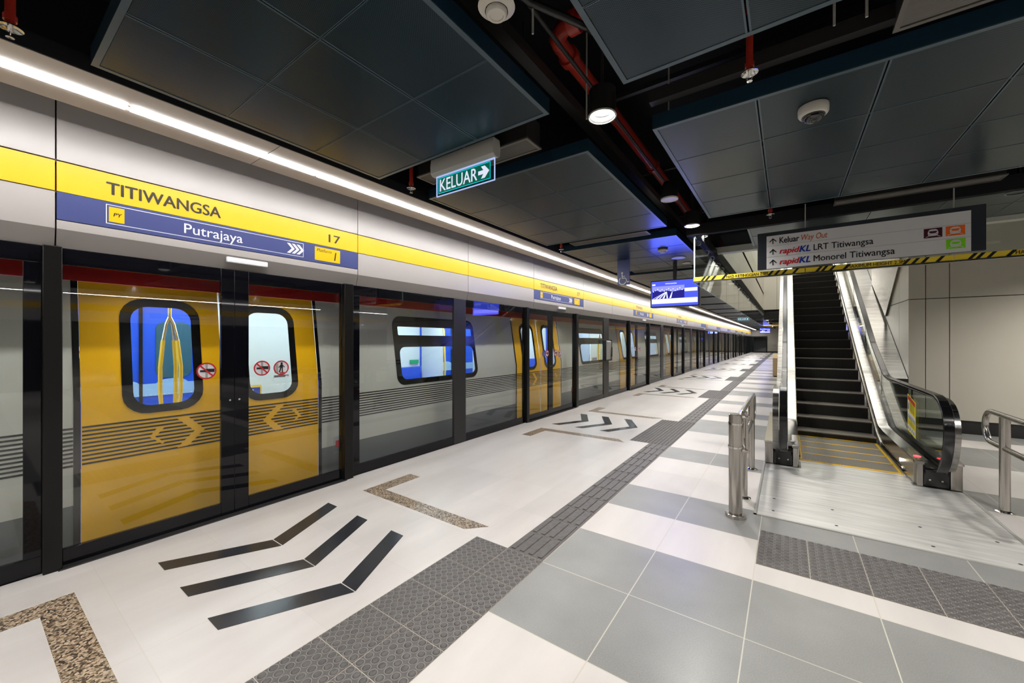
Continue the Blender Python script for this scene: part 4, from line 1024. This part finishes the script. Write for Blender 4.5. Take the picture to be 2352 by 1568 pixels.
for sd in (-1, 1):
    X = lambda u: EC+sd*u
    nm = 'left' if sd < 0 else 'right'
    c = .645
    # skirt, its brush rail, inner deck
    Y = [5.86, 6.24, 6.8, 7.3, 7.47]+[NY[0]+.18*i for i in range(int((NY[-1]-NY[0])/.18))]
    top = [(y, (.26 if y < 7.3 else max(.26, nos(y)+.20))) for y in Y]
    low = [(y, (.0046 if y < 6.2 else nos(y)-.06) if y < 7.47 else nos(y)-.16) for y in Y]
    MB().ext([p for p in top]+[p for p in low[::-1]], 'x', X(.490), X(.505)).build('skirt_panel', M['steel'], t)
    rail = [(X(.480), y, (.035 if y < 7.3 else nos(y)+.045)) for y in [6.26]+Y[2:]]
    MB().tube(rail, .011, 8).build('skirt_brush', M['rubber'], t)
    MB().tube([(X(.484), y, z+.022) for _, y, z in rail], .010, 8).build('skirt_rail', M['chrome'], t)
    k = len(top); vs = [(X(.488), y, z) for y, z in top]+[(X(.60), y, z+.012) for y, z in top]+[(X(.60), y, z-.02) for y, z in top]+[(X(.488), y, z-.02) for y, z in top]
    MB().add(vs, [(r*k+i, ((r+1) % 4)*k+i, ((r+1) % 4)*k+i+1, r*k+i+1) for i in range(k-1) for r in range(4)]+[(0, 3*k, 2*k, k), (k-1, 2*k-1, 3*k-1, 4*k-1)]).build('inner_deck', M['steeld'], t)
    # glass between deck and handrail
    G = [p for p in HR if p[1] > .3]
    gl = [(a+(.05 if a < 5.6 else 0), b-.035) for a, b in G if a <= 13.6]
    base = [(y, (.262 if y < 7.3 else max(.262, nos(y)+.19))) for y in [13.5]+[13.3-.25*i for i in range(28)]+[6.2, 5.9, 5.72, 5.55]]
    mb = MB(); mb.ext(gl+[p for p in base if p[0] <= 13.5], 'x', X(c-.006), X(c+.006)); mb.build('glass_panel', M['bglass'], t, smooth=False)
    mb = MB()
    for y in (6.75, 8.6, 10.2, 11.8): mb.box(X(c-.008), X(c+.008), y-.003, y+.003, .27 if y < 7.3 else nos(y)+.2, (.93 if y < 8 else nos(y)+.6))
    mb.build('glass_joint', M['joint'], t)
    # handrail with its bright guide
    hr = band(HR, X(c-.038), X(c+.038), .030, .012).build('handrail', M['rubber'], t, bevel=.006)
    band([p for p in HR if p[1] > .24 or p[0] > 6], X(c-.022), X(c+.022), .018, -.016).build('handrail_guide', M['chrome'], t)
    arc = [p for p in HR if p[0] < 6.3 and p[1] > .24]
    arc = [(a+.10*(1 if a < 5.7 else max(0, 1-(a-5.7)/.6)), b-.03) for a, b in arc]
    band(arc, X(c+.045), X(c+.105), .02, .0).build('newel_trim', M['steeld'], t)
    # newel base: black entry box between steel cheeks
    mb = MB().box(X(.55), X(.748), 5.80, 6.25, .0046, .205); mb.build('handrail_inlet', M['rubber'], t, bevel=.02)
    mb = MB()
    for dx in (.03, .10, -.03): pass
    for u in (.60, .69): mb.add(*(lambda b: (b.v, b.f))(MB().tube([(X(u), 5.801, .085), (X(u), 5.795, .085)], .009, 10)))
    mb.build('bolt', M['chrome'], t)
    MB().box(X(.505), X(.552), 5.80, 6.6, .0046, .235).build('inner_cheek', M['steel'], t, bevel=.004)
    MB().box(X(.748), X(.835), 5.81, 7.6, .0046, .262).build('outer_cheek', M['steel'], t, bevel=.006)
    MB().ext([(5.80, .262), (5.80, .285), (6.3, .30), (7.8, .34), (7.8, .262)], 'x', X(.742), X(.842)).build('cheek_cap', M['chrome'], t)
    MB().ext([(5.80, .236), (5.80, .262), (6.4, .275), (6.4, .236)], 'x', X(.492), X(.56)).build('cheek_cap', M['steeld'], t)
    # outer deck up the slope
    Yo = [6.3, 7.0, 7.5]+[7.8+.3*i for i in range(26)]
    ot = [(y, (.34 if y < 7.5 else max(.34, nos(y)+.22))) for y in Yo]; k = len(ot)
    wd = .80 if sd > 0 else .765
    vs = [(X(.655), y, z) for y, z in ot]+[(X(wd), y, z-.01) for y, z in ot]+[(X(wd), y, max(0, z-1.1)) for y, z in ot]+[(X(.655), y, max(0, z-1.1)) for y, z in ot]
    MB().add(vs, [(r*k+i, ((r+1) % 4)*k+i, ((r+1) % 4)*k+i+1, r*k+i+1) for i in range(k-1) for r in range(4)]+[(0, 3*k, 2*k, k), (k-1, 2*k-1, 3*k-1, 4*k-1)]).build('outer_deck', M['steeld'], t)
    MB().tube([(X(.4895), 6.45, .115), (X(.486), 6.45, .115)], .020, 16).build('comb_light', M['wlight'] if sd > 0 else M['chrome'], t)
    MB().disc('+z', (X(.55), 6.02, .2705), .030, 20, ry=1.5).build('red_sensor_light', M['rlight'] if sd > 0 else M['rubber'], t)
lamp('comb_lamp', 'AREA', (EC+.47, 6.45, .115), .5, .03, (0, -PI/2, 0), (1, .86, .6))
# wide steel infill between the right side and the wall
MB().ext([(9.5, .865), (15.5, .865+6*.60), (15.5, 0.0), (9.54, 0.0), (9.54, .80)], 'x', 1.40, 1.722).build('side_infill', M['steeld'], t)
MB().box(1.36, 1.724, 9.49, 9.53, .0, .862).build('infill_front', M['skirt'], t)
# instruction sticker on the right glass
xs_ = EC+.645-.0075
o = MB().prism([(-6.92, .40), (-6.545, .36), (-6.545, .785), (-6.92, .86)], '-x', (xs_, 0, 0), .0015).build('notice', M['notice'], t)
xs_ -= .001
MB().prism([(-6.90, .795), (-6.57, .728), (-6.57, .775), (-6.90, .845)], '-x', (xs_, 0, 0), .0008).build('notice_heading', M['red'], o)
mb = MB().prism([(-6.905, .565), (-6.56, .515), (-6.56, .595), (-6.905, .65)], '-x', (xs_, 0, 0), .0008).prism([(-6.905, .42), (-6.56, .378), (-6.56, .435), (-6.905, .485)], '-x', (xs_, 0, 0), .0008).prism([(-6.90, .66), (-6.83, .65), (-6.83, .77), (-6.90, .785)], '-x', (xs_, 0, 0), .0008)
mb.build('notice_panel', M['white'], o)
mb = MB()
for i in range(8): z = .765-.014*i; mb.prism([(-6.815, z), (-6.60, z-.042), (-6.60, z-.038), (-6.815, z+.004)], '-x', (xs_, 0, 0), .0008)
for i in range(4): z = .545-.016*i; mb.prism([(-6.90, z-.0), (-6.575, z-.048), (-6.575, z-.044), (-6.90, z+.004)], '-x', (xs_, 0, 0), .0008)
for i in range(6): u = -6.885+.058*i; z = .585-.14*(u+6.905); mb.prism([(u, z-.02), (u+.022, z-.022), (u+.018, z+.03), (u+.004, z+.03)], '-x', (xs_-.001, 0, 0), .0006)
for i in range(4): u = -6.88+.085*i; z = .445-.13*(u+6.905); mb.prism([(u, z-.01), (u+.025, z-.018), (u+.022, z+.02), (u+.006, z+.022)], '-x', (xs_-.001, 0, 0), .0006)
mb.prism([(-6.885, .675), (-6.845, .670), (-6.855, .755), (-6.87, .757)], '-x', (xs_-.001, 0, 0), .0006)
mb.build('notice_print', M['inkb'], o)
# landing plate
t = thing('landing_plate', (EC, 5, 0), 'brushed metal floor plate in front of the escalator', 'floor plate')
MB().box(-.215, 1.442, 4.052, 4.596, -.004, .0045).box(-.215, 1.442, 4.600, 5.79, -.004, .0045).box(.14, 1.085, 5.79, 6.10, -.004, .0045).build('plate', M['plate'], t)
MB().box(-.240, -.217, 4.03, 5.85, -.004, .006).box(1.444, 1.467, 4.03, 5.85, -.004, .006).box(-.24, 1.467, 4.03, 4.05, -.004, .006).build('edge_frame', M['fixture'], t)
mb = MB()
for x, y in ((.335, 4.53), (.889, 4.522), (.334, 4.16), (.885, 4.151), (-.1, 4.53), (-.1, 4.2), (1.3, 4.52), (1.3, 4.16)): mb.disc('+z', (x, y, .005), .012, 10)
mb.build('lifting_hole', M['joint'], t)
# studded tiles in front of the landing plate
t = thing('tactile_warning_paving', (.5, 3.43, 0), 'grey studded warning tiles in front of the escalator landing plate', 'tactile paving', 'studded paving at the doorways')
base, dom, rim = dome_tiles(-.176, 7, [(3.14, 3.43), (3.43, 3.72)], True)
MB().box(-.176, 1.924, 3.14, 3.72, -.004, .0015).build('grout_bed', M['grout'], t)
base.build('tile', M['tact'], t, smooth=False); q = dom.build('stud', M['tact'], t); q['kind'] = 'stuff'; q = rim.build('stud_ring', M['tactrim'], t); q['kind'] = 'stuff'

# ------------------------------------------------------------------ bollard and rails
def loop_rail(x, ya, yb, label, posts):
    t = thing('guard_rail', (x, (ya+yb)/2, 0), label, 'guard rail', 'tubular steel guard rails')
    zt, zm, r = .855, .565, .024; cy, cz, R_ = yb-.145, (zt+zm)/2, (zt-zm)/2
    P = [(x, ya, zt), (x, cy, zt)]+[(x, cy+R_*math.sin(a), cz+R_*math.cos(a)) for a in [PI*i/12 for i in range(1, 12)]]+[(x, cy, zm), (x, ya, zm)]
    if posts[2]: P = P+[(x, ya-R_*math.sin(a), cz-R_*math.cos(a)) for a in [PI*i/12 for i in range(1, 12)]]
    MB().tube(P, r, 14, close=bool(posts[2]), cap=True).build('tube_frame', M['steel'], t)
    for y in posts[:2]:
        p = MB().cyl((x, y, 0), .034, 0, zt-.015, 20).build('post', M['steel'], t)
        MB().lathe([(.062, 0), (.062, .006), (.040, .014), (.034, .02), (0, .02)], (x, y, 0), 24).build('base_flange', M['chrome'], p)
loop_rail(1.585, 4.25, 5.78, 'tubular steel guard rail right of the escalator, cut by the photo edge', (4.4, 5.36, True))
loop_rail(-.345, 4.25, 5.86, 'tubular steel guard rail left of the escalator behind the steel bollard', (4.40, 5.44, True))
bx, by = -.365, 3.885
t = thing('gate_bollard', (bx, by, 0), 'thick round stainless steel bollard before the left guard rail', 'bollard')
MB().lathe([(0, 0), (.052, 0), (.052, .884), (.048, .888), (0, .888)], (bx, by, 0), 32).build('post', M['steel'], t)
MB().lathe([(.080, 0), (.080, .028), (.076, .032), (.052, .032)], (bx, by, 0), 32).build('base_flange', M['steel'], t)
for z in (.597, .80): MB().lathe([(.052, z), (.057, z), (.057, z+.016), (.052, z+.016)], (bx, by, 0), 32).build('collar', M['chrome'], t)
MB().cyl((bx+.02, by, 0), .009, .888, .890, 14).build('cap_lock', M['chrome'], t)
mb = MB().box(bx+.05, bx+.105, by-.012, by+.05, .855, .875).box(bx+.05, bx+.105, by-.012, by+.05, .57, .59); mb.build('hinge_plate', M['steel'], t, bevel=.002)
MB().tube([(bx+.082, by+.02, .56), (bx+.082, by+.02, .89)], .012, 12).build('hinge_pin', M['steel'], t)
for z in (.58, .865): MB().tube([(bx+.07, by+.05, z), (bx+.04, by+.19, z)], .010, 8).build('gate_link', M['chrome'], t)
# cabinet far along the aisle
t = thing('beige_cabinet', (-.3, 20.2, 0), 'beige sloped-top cabinet standing far off left of the escalator', 'cabinet')
MB().ext([(19.95, 0.04), (19.95, .80), (20.55, .98), (20.55, 0.04)], 'x', -.49, .3).build('body', M['wood'], t, bevel=.01); MB().box(-.46, .27, 20, 20.5, 0, .04).build('plinth', M['plastic'], t)
t = thing('end_screen_door', (-2.9, YEND-.1, 0), 'black-framed glass door closing the far end of the platform', 'door')
mb = MB()
for a, b in ((-3.9, -3.65), (-2.25, -2.15)): mb.box(a, b, YEND-.12, YEND-.02, 0, 2.16)
mb.box(-3.65, -2.25, YEND-.12, YEND-.02, 0, .12).box(-3.65, -2.25, YEND-.12, YEND-.02, 2.0, 2.16).build('frame', M['frame'], t)
MB().box(-3.65, -2.25, YEND-.09, YEND-.08, .12, 2.0).build('glass_pane', M['glass'], t)
struct('trim_10', MB().box(-4, -2.15, YEND, YEND+.15, 2.16, 4.0), M['cream'])
struct('wall_end', MB().box(-4.2, -2.15, YEND+2.5, YEND+2.6, 0, 4), M['traingrey'])
# steel wedge on the right wall beside the escalator
o = MB().ext([(11.3, 2.05), (12.9, 2.93), (12.9, 4.6), (9.9, 4.6), (10.0, 3.0)], 'x', 1.70, 1.727).build('steel_wedge_panel', M['steel']); tag(o, 'slanted brushed steel panel on the wall above the escalator side', 'wall panel')

# ------------------------------------------------------------------ opposite platform edge (seen mirrored in the screen glass)
XO = 10.55
struct('wall_opposite', MB().box(XO+.10, XO+.2, -5, YEND, 0, 4.0), M['black'])
t = thing('opposite_header', (XO, 20, 2.15), 'cream and yellow header of the opposite platform, seen only mirrored in the glass', 'header panel')
MB().box(XO, XO+.06, -5, 50, 2.735, 3.22).build('upper_panel', M['cream'], t); MB().box(XO, XO+.06, -5, 50, 2.526, 2.73).build('yellow_band', M['yellow'], t)
MB().box(XO, XO+.06, -5, 50, 2.155, 2.52).build('lower_panel', M['cream'], t)
for i in range(9):
    c = -.9+5.9*i
    q = MB().box(XO-.004, XO, c-1.1, c+1.1, 2.34, 2.52).build('blue_band', M['navy'], t)
    MB().text('TITIWANGSA', '-x', (XO-.005, c+.9, 2.578), .686, .087, bold=.022).build('station_name', M['ink'], t, smooth=False)
    MB().text('Kwasa Damansara', '-x', (XO-.006, c+.65, 2.385), .9, .09, bold=.012).build('destination_name', M['white'], q, smooth=False)
    o = MB().box(XO-.04, XO+.09, c+1.9, c+2.0, 0, 2.15).box(XO-.04, XO+.09, c-.2, c-.1, 0, 2.15)
    o.build('post', M['frame'], t)
o = MB().box(XO-.62, XO-.54, -5, 50, 2.993, 3.0).build('linear_lamp', M['led']); tag(o, 'long white linear lamp of the opposite platform, seen only mirrored in the glass', 'lamp')
